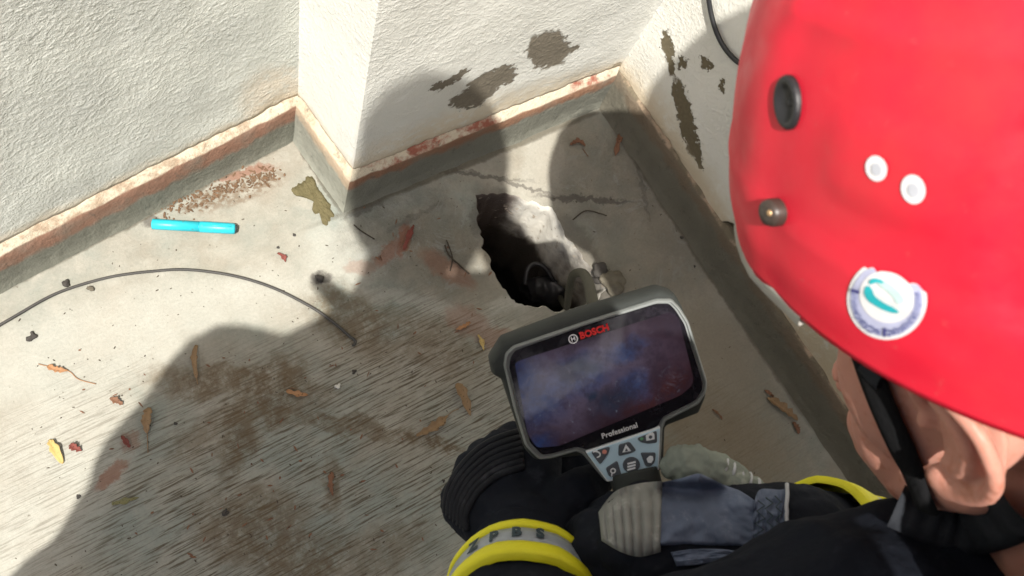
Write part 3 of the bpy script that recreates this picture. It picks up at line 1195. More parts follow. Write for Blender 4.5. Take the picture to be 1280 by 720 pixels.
strap([(1084, 428), (1098, 468), (1115, 512), (1135, 556), (1152, 592), (1166, 628)], .0155, HB, .0045, M_STRAP, 'chin_strap', helmet)
strap([(1094, 450), (1104, 462), (1114, 470)], .010, HB, .007, M_STRAPG, 'strap_buckle', helmet)
strap([(1120, 632), (1165, 652), (1205, 664), (1245, 652), (1290, 628)], .023, HB, .006, M_STRAPG, 'nape_strap', helmet, .47, 1.6)

# ---- jacket
g = Geo()
g.chain([(NECK - H @ Vector((.0, 0, .03)), .082), (NECK.lerp(PEL, .35), .155), (NECK.lerp(PEL, .75), .15), (PEL, .16)])
g.chain([(NECK - H @ Vector((.0, 0, .04)), .075), (LSH, .086), (LSH.lerp(LEL, .5), .068), (LEL, .060), (LEL.lerp(LWR, .6), .050), (LWR.lerp(LEL, .12), .044)])
g.chain([(NECK - H @ Vector((.0, 0, .04)), .075), (RSH, .082), (REL, .055), (REL.lerp(RWR, .75), .043), (REL.lerp(RWR, .92), .040)])
# folds bunched between the chest and the left shoulder
g.chain([(P(1170, 716, .50), .040), (P(1090, 722, .50), .040), (P(1010, 742, .52), .036)])
g.chain([(P(1010, 742, .52), .036), (P(880, 775, .53), .030), (P(760, 790, .54), .028)])
jk = remesh(g, .0042, 4, wrinkles(.0034))
jacket = put('jacket', jk, M_JACKET, fig)
JB = bvh_of(jk)
g = Geo()
cc = NECK + H @ Vector((.02, 0, .055))
ring = [cc + H @ Vector((.080 * math.cos(a) - .01, .078 * math.sin(a), .012 * math.cos(2 * a) - .02 * math.cos(a))) for a in [2 * math.pi * i / 26 for i in range(27)]]
g.tube(ring, [.012 + .003 * noise.noise(p * 40) for p in ring], 12, squash=2.0, up=H @ Vector((0, 0, 1)))
put('collar', remesh(g, .004, 2, wrinkles(.002, 40)), M_JACKET, jacket)
g = Geo()
g.chain([(HIPL, .115), (KNL, .075), (ANL, .06)])
g.chain([(HIPR, .115), (KNR, .075), (ANR, .06)])
g.chain([(PEL + Vector((0, 0, .05)), .15), (PEL, .15)])
put('trousers', remesh(g, .006, 3, wrinkles(.004)), M_TROUSER, fig)
for a, t in ((ANL, TOL), (ANR, TOR)):
    g = Geo()
    g.chain([(a + Vector((0, .05, .01)), .05), (a, .052), (t, .040), (t + Vector((0, -.04, .012)), .038)])
    put('boot', remesh(g, .005, 2), M_BOOT, fig)


def ring_band(p0, p1, r0, r1, mat, name, parent, seg=40, lift=.0015, wob=.0015):
    """strip of tape sewn round a sleeve between p0 and p1"""
    ax = (p1 - p0).normalized()
    e = ax.orthogonal().normalized()
    b = ax.cross(e)
    vs, fs = [], []
    rows = [(0, -.004), (0.02, lift), (.35, lift * 1.6), (.65, lift * 1.6), (.98, lift), (1, -.004)]
    for f_, h in rows:
        for i in range(seg):
            a = 2 * math.pi * i / seg
            rr = r0 + (r1 - r0) * f_ + h + wob * noise.noise(Vector((math.cos(a) * 2.2, math.sin(a) * 2.2, p0.x * 30)))
            vs.append(p0.lerp(p1, f_) + (e * math.cos(a) + b * math.sin(a)) * rr + ax * .002 * noise.noise(Vector((math.cos(a) * 3, math.sin(a) * 3, 4))))
    for j in range(len(rows) - 1):
        for i in range(seg):
            fs.append([j * seg + i, j * seg + (i + 1) % seg, (j + 1) * seg + (i + 1) % seg, (j + 1) * seg + i])
    return put(name, mesh(name, vs, fs), mat, parent)


# left cuff with two yellow stripes and lettering on the grey tape between them
c0, c1 = LWR.lerp(LEL, .135), LWR.lerp(LEL, .655)
lp = lambda f: c0.lerp(c1, f)
ring_band(lp(.11), lp(.21), .0508, .0515, M_YELLOW, 'yellow_stripe', jacket)
tape = ring_band(lp(.21), lp(.41), .0512, .0530, M_SILVER, 'grey_tape', jacket, lift=.0008)
ring_band(lp(.41), lp(.59), .0533, .0548, M_YELLOW, 'yellow_stripe', jacket)
TB = bvh_of(tape.data)
# right cuff, mostly hidden by the shoulder
q0, q1 = PH(1018, 676, .592), PH(1100, 708, .655)
qp = lambda f: q0.lerp(q1, f)
ring_band(qp(.05), qp(.40), 0.0457, 0.0467, M_YELLOW, 'yellow_stripe', jacket)
ring_band(qp(.40), qp(.65), 0.0467, 0.0473, M_SILVER, 'grey_tape', jacket, lift=.0008)
ring_band(qp(.65), qp(.95), 0.0473, 0.0484, M_YELLOW, 'yellow_stripe', jacket)


def text_mesh(txt, size, bold=0.0, spacing=1.0):
    cu = bpy.data.curves.new('t', 'FONT')
    cu.body = txt
    cu.size = size
    cu.align_x = 'CENTER'
    cu.align_y = 'CENTER'
    cu.offset = bold
    cu.space_character = spacing
    cu.resolution_u = 3
    cu.fill_mode = 'BOTH'
    cu.extrude = size * .02
    o = bpy.data.objects.new('t', cu)
    COL.objects.link(o)
    dg = bpy.context.evaluated_depsgraph_get()
    dg.update()
    me = bpy.data.meshes.new_from_object(o.evaluated_get(dg))
    bpy.data.objects.remove(o)
    return me


ax_ = (c1 - c0).normalized()
up_ = -ax_                                                # the letters' tops face the hand
mid_ = lp(.31)
out_ = (CAM - mid_)
out_ = (out_ - ax_ * out_.dot(ax_)).normalized()
rt_ = up_.cross(out_)                                     # towards image right or left
if rt_.dot(RIGHT) < 0:
    rt_ = -rt_
for i_, ch in enumerate('ZPBS'):
    me = text_mesh(ch, 1.0, .04)
    a = -.70 + .30 * i_
    n = out_ * math.cos(a) + rt_ * math.sin(a)
    X = rt_ * math.cos(a) - out_ * math.sin(a)
    Y = n.cross(X)
    o_ = mid_ + n * .0541
    me.transform(Matrix.Translation(o_) @ Matrix((X, Y, n)).transposed().to_4x4() @ Matrix.Diagonal((.0125, .0140, .01, 1)))
    put('sleeve_lettering', me, M_INK, jacket, smooth=False)

# ---- right glove over the device handle
PG = PH(880, 662, .588)
g = Geo()
hand_pts(g, PG, rW, rF, rT, .0137, .0225)
g.chain([(rW, .037), (rW.lerp(PG, .5), .035), (PG, .029)])
rg_me = remesh(g, .0022, 2, wrinkles(.0012, 60))
rg = put('glove', rg_me, M_GLOVE, fig)
rg['label'] = 'glove with slate leather back and grey ribbed knuckles'
RB = bvh_of(rg_me)


def drape(b, outline, mat, name, parent, off, nu=44, nv=30, depth=.62, edge=.003, disp=None):
    """a sewn-on panel: quad outline [tl, tr, br, bl] of pixel polylines followed on the surface under it"""
    top, bot = [spline([Vector((x, y, 0)) for x, y in o_], 8) for o_ in outline]

    def samp(pl, f):
        i = f * (len(pl) - 1)
        k_ = min(int(i), len(pl) - 2)
        return pl[k_].lerp(pl[k_ + 1], i - k_)
    grid = []
    last = depth
    for j in range(nv + 1):
        row = []
        for i in range(nu + 1):
            q = samp(top, i / nu).lerp(samp(bot, i / nu), j / nv)
            r = ray(q.x, q.y)
            loc, n, _, _ = b.ray_cast(CAM, r.normalized())
            row.append((q, None if loc is None else (loc - CAM).dot(-BACK)))
        grid.append(row)
    ds = [d for row in grid for _, d in row if d is not None]
    mean = sum(ds) / max(1, len(ds)) if ds else depth
    D = [[(d if d is not None else mean) for _, d in row] for row in grid]
    for _ in range(5):
        D = [[(D[max(j - 1, 0)][i] + D[min(j + 1, nv)][i] + D[j][max(i - 1, 0)] + D[j][min(i + 1, nu)] + 2 * D[j][i]) / 6 for i in range(nu + 1)] for j in range(nv + 1)]
    D = [[min(D[j][i], grid[j][i][1] if grid[j][i][1] is not None else D[j][i] + edge * 0) for i in range(nu + 1)] for j in range(nv + 1)]
    vs, fs = [], []
    for j in range(nv + 1):
        for i in range(nu + 1):
            q = grid[j][i][0]
            e = 0 if 0 < i < nu and 0 < j < nv else edge
            h = disp(i / nu, j / nv) if disp else 0
            vs.append(P(q.x, q.y, D[j][i] - off - h + e))
    W = nu + 1
    for j in range(nv):
        for i in range(nu):
            fs.append([j * W + i, (j + 1) * W + i, (j + 1) * W + i + 1, j * W + i + 1])
    return put(name, mesh(name, vs, fs), mat, parent)


crease = lambda f1, f2: (lambda a, b: .0030 * noise.fractal(Vector((a * f1 * .5, b * f2 * .6, f1)), 1.0, 2.0, 4))
# ribbed knuckle guard: rows of half-round ribs
drape(RB, ([(748, 640), (768, 615), (795, 605), (828, 601)], [(752, 676), (776, 690), (800, 696), (826, 690)]), M_RIB, 'knuckle_guard', rg, .0022, 56, 18,
      disp=lambda a, b: (.0036 * abs(math.sin(a * math.pi * 7)) ** .7) * (.35 + .65 * math.sin(math.pi * min(1, max(0, b)))) + .001)
drape(RB, ([(826, 603), (850, 598), (872, 592), (884, 596), (905, 606), (926, 614), (944, 626)], [(822, 682), (860, 681), (905, 682), (944, 684)]), M_LEATHER, 'leather_patch', rg, .0030, disp=crease(9, 5))
drape(RB, ([(942, 630), (950, 612), (975, 612), (985, 610)], [(938, 690), (955, 688), (970, 690), (976, 690)]), M_LEATHER, 'cuff_panel', rg, .0034, disp=crease(16, 11))
drape(RB, ([(838, 690), (870, 686), (910, 687), (944, 694)], [(846, 708), (872, 706), (905, 700), (940, 697)]), M_LEATHER, 'leather_fold', rg, .0030, disp=crease(8, 3))
g = Geo()
pts_ = []
for i in range(14):
    f_ = i / 13
    p, n = on_bvh(RB, 983 - 9 * f_ + 3 * math.sin(f_ * 3), 612 + 78 * f_, .0045, .57)
    pts_.append(p)
g.tube(pts_, .0014, 8)
put('piping', g.mesh(), M_PIPING, rg)
for k_ in range(3):                                    # zigzag stitching on the cuff panel
    g = Geo()
    zz = []
    for i in range(9):
        u = 948 + k_ * 11 + (5 if i % 2 else -3)
        v = 630 + i * 6.5 - k_ * 2
        zz.append(on_bvh(RB, u, v, .0052, .57)[0])
    g.tube(zz, .0005, 6)
    put('stitching', g.mesh(), M_INK, rg)
# grey-green ribbed side of the glove between the handle and the cuff
g = Geo()
side = spline([PH(846, 580, .605), PH(874, 586, .605), PH(905, 602, .605), (PH(938, 618, .604)), PH(966, 634, .602)], 6)
g.tube(side, [.008 + .009 * math.sin(math.pi * min(1, .25 + .75 * i / (len(side) - 1))) for i in range(len(side))], 18)
g.sphere(side[0], .012)
sd_me = remesh(g, .0018, 2, lambda p, n: .0010 * fbm(p, 300, 3) + .0032 * fbm(p, 70, 3))
put('glove_side', sd_me, M_GREEN, rg)
for i in range(7):
    p = side[10 + i * 2]
    t = (side[11 + i * 2] - p).normalized()
    b_ = t.cross(-BACK).normalized()
    g = Geo()
    f_ = (10 + i * 2) / (len(side) - 1)
    r_ = .0075 + .009 * math.sin(math.pi * min(1, .25 + .75 * f_))
    arc = [p + b_ * (-r_ * math.cos(x)) + BACK * (r_ * math.sin(x) * .95) for x in (.05, .35, .7, 1.05)] if b_.dot(UPV) < 0 else [p + b_ * (r_ * math.cos(x)) + BACK * (r_ * math.sin(x) * .95) for x in (.05, .35, .7, 1.05)]
    g.tube(arc, .0012, 7)
    put('rib', g.mesh(), M_PIPING, rg)

# ---- left glove behind the screen
g = Geo()
hand_pts(g, PH(640, 625, .655), lW, lF, lT, .0143, .0236)
g.chain([(PH(640, 625, .655), .026), (LWR.lerp(PH(640, 625, .655), .4), .036), (LWR, .040)])
g.chain([(PH(600, 632, .640), .016), (PH(640, 645, .628), .018), (PH(690, 648, .630), .016)])
lg_me = remesh(g, .0022, 2, wrinkles(.0013, 55))
lg = put('glove', lg_me, M_GLOVE, fig)
lg['label'] = 'all black glove with ribbed knuckles behind the screen'
LB = bvh_of(lg_me)
for k_ in range(7):                                    # ribs arching over the knuckles
    g = Geo()
    f_ = k_ / 6
    path = [(650 + 4 * f_, 540 + 44 * f_), (612 + 10 * f_, 553 + 42 * f_), (580 + 17 * f_, 580 + 36 * f_), (561 + 22 * f_, 612 + 30 * f_), (558 + 26 * f_, 640 + 24 * f_)]
    pp = spline([Vector((x, y, 0)) for x, y in path], 6)
    ps = []
    for q in pp:
        loc, n, _, _ = LB.ray_cast(CAM, ray(q.x, q.y).normalized())
        if loc is not None:
            ps.append(loc + n * .0006)
    for _ in range(2):
        ps = ps[:1] + [(ps[i - 1] + ps[i] * 2 + ps[i + 1]) / 4 for i in range(1, len(ps) - 1)] + ps[-1:]
    g.tube(ps, .0030, 8)
    put('rib', g.mesh(), M_RIBDARK, lg)
# ------------------------------------------------------------------ handheld inspection screen
DC = Vector((755, 480))
DD = .66
S_ = DD / F
ANG = math.atan2(60, 184)                                # the screen is turned a little anticlockwise
DX = RIGHT * math.cos(ANG) + UPV * math.sin(ANG)
DY = -RIGHT * math.sin(ANG) + UPV * math.cos(ANG)
DORG = P(755, 480, DD)
DM = Matrix.Translation(DORG) @ Matrix((DX, DY, BACK)).transposed().to_4x4() @ Matrix.Rotation(math.radians(11), 4, 'X')   # top edge tipped towards the lens


def dv(u, v, h=0.0):
    """point of the screen front seen at photograph pixel u, v; h metres proud of the glass"""
    x, y = (u - DC.x) * S_, -(v - DC.y) * S_
    return Vector((x * math.cos(ANG) + y * math.sin(ANG), -x * math.sin(ANG) + y * math.cos(ANG), h))


dev = thing('inspection_camera', 'dark grey handheld screen with red lettering and a pale blue keypad held over the drain', 'inspection camera', DORG)


def dput(name, me, mat, parent=None, smooth=False):
    return put(name, me, mat, parent or dev, smooth, mw=DM)


def loft(levels, close_bottom=True, close_top=True):
    g = Geo()
    n = len(levels[0])
    vs = [q for L_ in levels for q in L_]
    fs = []
    for k_ in range(len(levels) - 1):
        for i in range(n):
            fs.append([k_ * n + i, k_ * n + (i + 1) % n, (k_ + 1) * n + (i + 1) % n, (k_ + 1) * n + i])
    if close_bottom:
        fs.append(list(range(n))[::-1])
    if close_top:
        fs.append([(len(levels) - 1) * n + i for i in range(n)])
    g.add(vs, fs)
    return g.mesh()


def rounded(poly, r, n=4):
    """polygon with its corners rounded by r pixels"""
    out = []
    m_ = len(poly)
    for i in range(m_):
        p, a, b = Vector(poly[i]), Vector(poly[i - 1]), Vector(poly[(i + 1) % m_])
        da, db = (a - p), (b - p)
        rr = min(r, da.length * .45, db.length * .45)
        s, e = p + da.normalized() * rr, p + db.normalized() * rr
        for k_ in range(n + 1):
            t = k_ / n
            out.append((s * (1 - t) * (1 - t) + p * 2 * t * (1 - t) + e * t * t))
    return out


def inset(poly, d):
    c = sum((Vector(p) for p in poly), Vector((0, 0))) / len(poly)
    out = []
    m_ = len(poly)
    for i in range(m_):
        p, a, b = Vector(poly[i]), Vector(poly[i - 1]), Vector(poly[(i + 1) % m_])
        t = (b - a).normalized()
        n = Vector((-t.y, t.x))
        if n.dot(c - p) < 0:
            n = -n
        out.append(p + n * d)
    return out


HOUS = [(611, 452), (615, 470), (627, 477), (657, 570), (668, 583), (681, 584), (732, 579), (760, 614), (838, 600), (838, 541), (881, 524), (889, 502), (888, 477), (854, 384), (843, 367), (824, 361), (722, 391), (627, 426)]
BEZ = [(631, 455), (633, 441), (642, 432), (727, 403), (818, 374), (836, 374), (846, 384), (858, 402), (885, 479), (884, 492), (876, 507), (834, 529), (830, 540), (829, 594), (762, 609), (731, 571), (722, 567), (690, 576), (675, 577), (659, 560), (644, 510)]
k = NT('grey_rubber_housing', .75, .18)
c = k.mix(k.noise(60, 5), (0.024, 0.027, 0.026), (0.045, 0.049, 0.046))
c = k.mix(k.step(k.noise(140, 5, .7), .66, .80), c, (0.09, 0.087, 0.075))
k.colour(c)
k.bump(k.noise(700, 2), .3, .0005)
M_HOUS = k.m
M_RIM = plain('pale_rim', (0.17, 0.182, 0.178), .5, .4, .25, 90)
hr = rounded(HOUS, 4)
lv = []
for ins, h in ((34, -.046), (20, -.043), (6, -.034), (0, -.024), (0, -.012), (2, -.006), (6, -.0025)):
    lv.append([dv(p.x, p.y, h) for p in inset(hr, ins)])
dput('housing', loft(lv), M_HOUS, smooth=True)
br = rounded(BEZ, 3)
lv = [[dv(p.x, p.y, h) for p in inset(br, ins)] for ins, h in ((-2.6, -.006), (-1.6, -.0012), (.2, .0006), (1.6, .0006), (2.6, -.0014))]
dput('rim', loft(lv), M_RIM)
# black glass front
k = NT('black_glass', .16, .5)
c = k.mix(k.step(k.noise(40, 5, .7, vec=k.objpos()), .5, .8), (0.010, 0.009, 0.012), (0.03, 0.026, 0.034))
k.colour(c)
k.link(k.step(k.noise(90, 5, .7, vec=k.objpos()), .4, .75, .07, .2), k.b.inputs['Roughness'])
M_GLASS = k.m
GL = [(636, 457), (638, 444), (644, 436), (728, 406), (818, 378), (834, 378), (842, 386), (854, 404), (880, 479), (880, 490), (872, 503), (831, 524), (824, 537), (735, 566), (722, 562), (690, 571), (678, 572), (663, 556), (649, 510)]
gl = rounded(GL, 4)
dput('front_glass', loft([[dv(p.x, p.y, -.0010) for p in gl], [dv(p.x, p.y, .0003) for p in inset(gl, .4)]]), M_GLASS)

# lit display: blurred picture of the pipe, violet and blue
k = NT('display_picture', .14, .5)
op = k.objpos()
cxy = lambda u, v: dv(u, v)


def dblobs(lst, soft, vec):
    out = None
    for u, v, ru, rv in lst:
        c0_ = dv(u, v)
        q = k.vmath('SUBTRACT', vec, c0_)
        q = k.vmath('MULTIPLY', q, Vector((1 / (ru * S_), 1 / (rv * S_), 1)))
        s_ = k.step(k.vmath('LENGTH', q), 1 - soft, 1 + soft, 1, 0)
        out = s_ if out is None else k.math('MAXIMUM', out, s_)
    return out


cn = k.noise(40, 5, .65, vec=op, col=True)
off = k.vmath('SUBTRACT', cn, Vector((.5, .5, .5)))
sc = k.n('ShaderNodeVectorMath', operation='SCALE')
k.link(off, sc.inputs[0])
sc.inputs['Scale'].default_value = .03
wv = k.vmath('ADD', op, sc.outputs[0])
c = (0.030, 0.013, 0.018)
c = k.mix(dblobs([(810, 470, 40, 50)], .9, wv), c, (0.080, 0.022, 0.020))
c = k.mix(dblobs([(730, 470, 105, 42), (690, 490, 50, 50)], .6, wv), c, (0.125, 0.098, 0.150))
c = k.mix(dblobs([(655, 482, 26, 42), (672, 560, 20, 16), (668, 500, 30, 30)], .7, wv), c, (0.020, 0.042, 0.13))
c = k.mix(dblobs([(780, 438, 22, 9), (720, 470, 34, 20), (795, 480, 20, 16)], .8, wv), c, (0.060, 0.085, 0.20))
c = k.mix(dblobs([(725, 460, 24, 10), (770, 500, 24, 12), (740, 495, 10, 8)], .8, wv), c, (0.025, 0.040, 0.075))
fl_ = k.step(k.noise(170, 4, .7, vec=op), .62, .72)
c = k.mix(k.math('MULTIPLY', fl_, dblobs([(720, 485, 22, 14), (795, 480, 22, 12), (835, 500, 20, 10), (745, 510, 70, 30)], .7, wv)), c, (0.26, 0.30, 0.38))
c = k.mix(k.math('MULTIPLY', k.step(k.noise(38, 8, .8, vec=op), .42, .62), .65), c, (0.030, 0.020, 0.034))
c = k.mix(k.math('MULTIPLY', k.step(k.noise(60, 8, .85, vec=op, dist=1.0), .56, .66), .35), c, (0.20, 0.18, 0.24))
k.colour((0.012, 0.010, 0.014))
k.link(c, k.b.inputs['Emission Color'])
k.b.inputs['Emission Strength'].default_value = .27
k.link(k.step(k.noise(60, 6, .7, vec=op), .4, .75, .06, .20), k.b.inputs['Roughness'])
M_DISP = k.m
DSP = [(643, 452), (650, 448), (836, 388), (846, 396), (868, 474), (866, 484), (852, 496), (700, 560), (672, 562), (660, 545)]
DSP = rounded(DSP, 5)
dput('display', loft([[dv(p.x, p.y, .0002) for p in DSP], [dv(p.x, p.y, .0006) for p in DSP]]), M_DISP)

# lettering
k = NT('red_print', .5, .4)
k.colour((0.70, 0.022, 0.022))
M_REDP = k.m


def dtext(txt, u, v, size_px, mat, name, bold, spacing=1.0, sx=1.0, parent=None, h=.0010):
    me = text_mesh(txt, size_px * S_, bold * size_px * S_, spacing)
    c_ = dv(u, v, h)
    me.transform(Matrix.Translation(c_) @ Matrix.Diagonal((sx, 1, 1, 1)))
    return dput(name, me, mat, parent)


dtext('BOSCH', 741, 412.5, 11.5, M_REDP, 'lettering', .045, 1.0, 1.0)
dtext('Professional', 776, 541, 9.6, M_WHITE, 'lettering', .012, 1.02, 1.0)


def dpoly(pts_px, mat, name, h0, h1, parent=None, bevel=.6):
    pp = [Vector(p) for p in pts_px]
    area = sum(a.x * b.y - b.x * a.y for a, b in zip(pp, pp[1:] + pp[:1]))
    if area > 0:
        pp = pp[::-1]
    return dput(name, loft([[dv(p.x, p.y, h0) for p in pp], [dv(p.x, p.y, h1 - .0002) for p in pp], [dv(p.x, p.y, h1) for p in inset(pp, bevel)]]), mat, parent)


def dring(u, v, r0, r1, mat, name, h, parent=None, a0=0, a1=360, n=28):
    vs, fs = [], []
    for i in range(n + 1):
        a = math.radians(a0 + (a1 - a0) * i / n)
        for r in (r0, r1):
            vs.append(dv(u + r * math.cos(a), v + r * math.sin(a), h))
    for i in range(n):
        fs.append([2 * i, 2 * i + 1, 2 * i + 3, 2 * i + 2])
    return dput(name, mesh(name, vs, fs), mat, parent)


# round mark beside the maker's lettering
dring(715, 421.5, 4.6, 6.0, M_WHITE, 'emblem', .0009)
for sx in (-1, 1):
    a = math.radians(-18)
    pts_ = [(sx * 1.2, -2.8), (sx * 2.6, -2.4), (sx * 2.6, 2.4), (sx * 1.2, 2.8)]
    dpoly([(715 + x * math.cos(a) - y * math.sin(a), 421.5 + x * math.sin(a) + y * math.cos(a)) for x, y in pts_], M_WHITE, 'emblem_armature', .0006, .0009, bevel=.1)
dpoly([(712.4, 421.4), (717.4, 420.0), (717.7, 421.3), (712.7, 422.7)], M_WHITE, 'emblem_bar', .0006, .0011, bevel=.05)

# keypad
k = NT('keypad_plate', .45, .4)
c = k.mix(k.noise(50, 4, vec=k.objpos()), (0.40, 0.57, 0.68), (0.50, 0.66, 0.76))
k.colour(c)
M_KEYP = k.m
M_KEYB = plain('dark_button', (0.075, 0.085, 0.10), .5, .4, .2)
M_KRIM = plain('white_keypad_edge', (0.66, 0.70, 0.72), .5, .4, .1)
KP = [(733, 568), (828, 536), (828, 594), (762, 609)]
dpoly(rounded(KP, 2), M_KRIM, 'keypad_edge', -.0014, .0008)
kp = dpoly(rounded(inset([Vector(p) for p in KP], 2.4), 2), M_KEYP, 'keypad', -.0010, .0012)
BT = [[(740, 568), (764, 561), (763, 568), (759, 575), (752, 585), (746, 577)],
      [(775, 559), (789, 555), (798, 567), (789, 571), (775, 574)],
      [(798, 551), (823, 541), (824, 557), (812, 558), (803, 556)],
      [(759, 590), (774, 580), (780, 600), (776, 603), (764, 601)],
      None,
      [(803, 570), (823, 570), (822, 583), (816, 589), (810, 588)]]
M_GLYPH = plain('white_glyph', (0.72, 0.75, 0.78), .5, .4, .05)
for b_ in BT:
    pp = rounded(b_, 3) if b_ else [Vector((792 + 11 * math.cos(t), 586 + 10.5 * math.sin(t))) for t in [2 * math.pi * i / 26 for i in range(26)]]
    dpoly(pp, M_KEYB, 'button', .0008, .0022, kp, bevel=.8)
GH = .0026
# back arrow and red dot
dring(748, 571, 2.6, 4.4, M_GLYPH, 'glyph', GH, kp, -110, 100)
dpoly([(742, 566.5), (748, 565.0), (748.3, 567), (742.4, 568.4)], M_GLYPH, 'glyph', .0021, GH, kp, .05)
dring(757, 567.5, 0, 3.0, plain('salmon_dot', (.62, .25, .20), .5), 'glyph', GH, kp)
# up triangle with a slit
dpoly([(784, 558), (791, 567), (780, 569)], M_GLYPH, 'glyph', .0021, GH, kp, .1)
dpoly([(784.5, 563), (787, 566.5), (783, 567.2)], M_KEYB, 'glyph', .0024, GH + .0003, kp, .05)
# camera and green dot
dpoly([(809, 547), (812, 545), (814, 543.5), (818, 543), (820, 545), (820.5, 552), (810, 554)], M_GLYPH, 'glyph', .0021, GH, kp, .1)
dring(815, 548.6, 0, 2.3, M_KEYB, 'glyph', GH + .0004, kp)
dring(804, 551, 0, 2.0, plain('green_dot', (.10, .33, .14), .5), 'glyph', GH, kp)
# magnifier
dring(768.5, 593, 2.0, 3.8, M_GLYPH, 'glyph', GH, kp)
dpoly([(766.5, 596), (768.4, 596), (767.6, 600.5), (766.2, 600.5)], M_GLYPH, 'glyph', .0021, GH, kp, .05)
# menu lines
for i in range(3):
    y = 582 + i * 4
    dpoly([(786.5, y + 1.2), (797, y - 1.4), (797.4, y + .8), (787, y + 3.4)], M_GLYPH, 'glyph', .0021, GH, kp, .05)
# lamp
dpoly([(811, 578), (815, 574), (819, 574.5), (820, 579), (817.5, 583.5), (813, 583)], M_GLYPH, 'glyph', .0021, GH, kp, .2)
# grip running down under the right hand
g = Geo()
g.tube([DM.inverted() @ q for q in spline([P(792, 590, .680), P(802, 630, .674), P(815, 690, .668), P(826, 740, .664)], 6)], [.019 - .0002 * i for i in range(19)], 18, squash=.85)
dput('grip', g.mesh(), M_HOUS, smooth=True)
# collar and goose-neck leaving the front and going down the drain
INV = DM.inverted()
M_NECK = plain('olive_grey_cable', (0.055, 0.052, 0.038), .7, .2, .35, 120, .3, 500)
g = Geo()
path = spline([P(748, 420, .710), P(741, 380, .77), P(735, 352, .88), P(727, 341, 1.02), P(716, 345, 1.16), P(711, 366, 1.26), fl(708, 384, -.02), fl(700, 372, -.16)], 10)
g.tube([INV @ q for q in path], .0052, 14)
dput('camera_cable', g.mesh(), M_NECK, smooth=True)
g = Geo()
g.tube([INV @ q for q in (P(750, 436, .700), P(746, 404, .72), P(743, 390, .76))], [.010, .010, .007], 16)
dput('cable_socket', g.mesh(), M_HOUS, smooth=True)
# scratches of light on the glass edge
g = Geo()

# ------------------------------------------------------------------ things in and round the drain
g = Geo()
pc = fl(690, 366, -.20)
g.sphere(pc, (.058, .030, .05), 20, 12, Matrix.Rotation(math.radians(-35), 3, 'Z'))
g.sphere(pc + Vector((.03, .0, .0)), (.04, .035, .045), 18, 12)
pm = remesh(g, .004, 3, wrinkles(.004, 40))
mass = put('black_mass', pm, M_BLACK)  # plain black form with a loop and a stub, low in the drain
tag(mass, 'black mass with a loop lying down in the drain', 'mass')
g = Geo()
lp_ = spline([fl(656, 356, -.15), fl(659, 338, -.14), fl(668, 330, -.14), fl(680, 334, -.14), fl(690, 348, -.15), fl(694, 360, -.17)], 8)
g.tube(lp_, .0042, 12)
put('black_loop', g.mesh(), M_BLACK, mass)
g = Geo()
g.chain([(fl(706, 350, -.15), .006), (fl(706, 338, -.14), .0065)])
put('stub', g.mesh(), M_BLACK, mass)


def lump(c, r, name, mat, label, cat, seed, vox=.0035, group=None, flat=.6):
    g = Geo()
    q = random.Random(seed)
    for _ in range(5):
        g.sphere(c + Vector((q.uniform(-r, r), q.uniform(-r, r), q.uniform(0, r * .4))) * .6, (r * q.uniform(.4, .7), r * q.uniform(.4, .7), r * flat * q.uniform(.5, .8)), 10, 7)
    me = remesh(g, vox, 1, lambda p, n: r * .30 * fbm(p, 1.1 / r, 4))
    o = put(name, me, mat)
    tag(o, label, cat, group)
    return recentre(o, c)


M_MORTAR = plain('grey_mortar', (0.13, 0.115, 0.088), .95, .2, .4, 70, .8, 220, .002)
M_DARKM = plain('dark_wet_grit', (0.05, 0.045, 0.04), .9, .3, .5, 70, .8, 220, .002)
lump(fl(768, 352, .004), .022, 'mortar_lump', M_MORTAR, 'broken grey mortar lump at the right rim of the drain', 'rubble', 3)
lump(fl(752, 338, .0), .014, 'mortar_lump', M_DARKM, 'small dark gritty lump at the far right rim of the drain', 'rubble', 5)
lump(fl(741, 352, -.01), .012, 'mortar_lump', M_DARKM, 'dark gritty lump between the cable and the drain rim', 'rubble', 8)
lump(fl(402, 348, .003), .0085, 'dirt_clod', M_DARKM, 'dark clod of dirt beside the sunlit patch below the wall corner', 'dirt', 11, .002)
for u, v, r, lab, sd in ((83, 355, .0062, 'dark curled dropping just above the thin wire', 2), (38, 420, .0070, 'round dark dropping below the thin wire on the left', 4),
                         (113, 361, .0060, 'flat pale brown dropping touching the underside of the wire', 6)):
    lump(fl(u, v, .002), r, 'dropping', M_DARKM if sd != 6 else M_MORTAR, lab, 'dropping', sd, .0016, 'droppings near the wire')
lump(fl(422, 483, .002), .0046, 'pebble', plain('white_stone', (.55, .53, .48), .8), 'small white pebble on the shaded brushed concrete', 'pebble', 21, .0012)
for u, v, r, lab, sd in ((443, 464, .0038, 'tiny black crumb right of the white pebble', 31), (282, 640, .0048, 'shiny black beetle like crumb in the mud stain', 32), (97, 620, .0040, 'dark crumb near the edge of the large shadow', 33),
                         (852, 297, .0040, 'dark crumb beside the right skirting above the screen', 34), (868, 333, .0032, 'tiny crumb against the right skirting, the lower of two', 35), (220, 530, .0028, 'tiny black crumb right of the tan leaf', 36),
                         (347, 309, .003, 'tiny black crumb between the blue tube and the corner', 37), (368, 294, .003, 'tiny black crumb below the olive moss patch', 38), (555, 600, .003, 'tiny crumb left of the black glove', 39)):
    lump(fl(u, v, .001), r, 'crumb', M_DARKM, lab, 'crumb', sd, .0010, 'dark crumbs on the concrete')

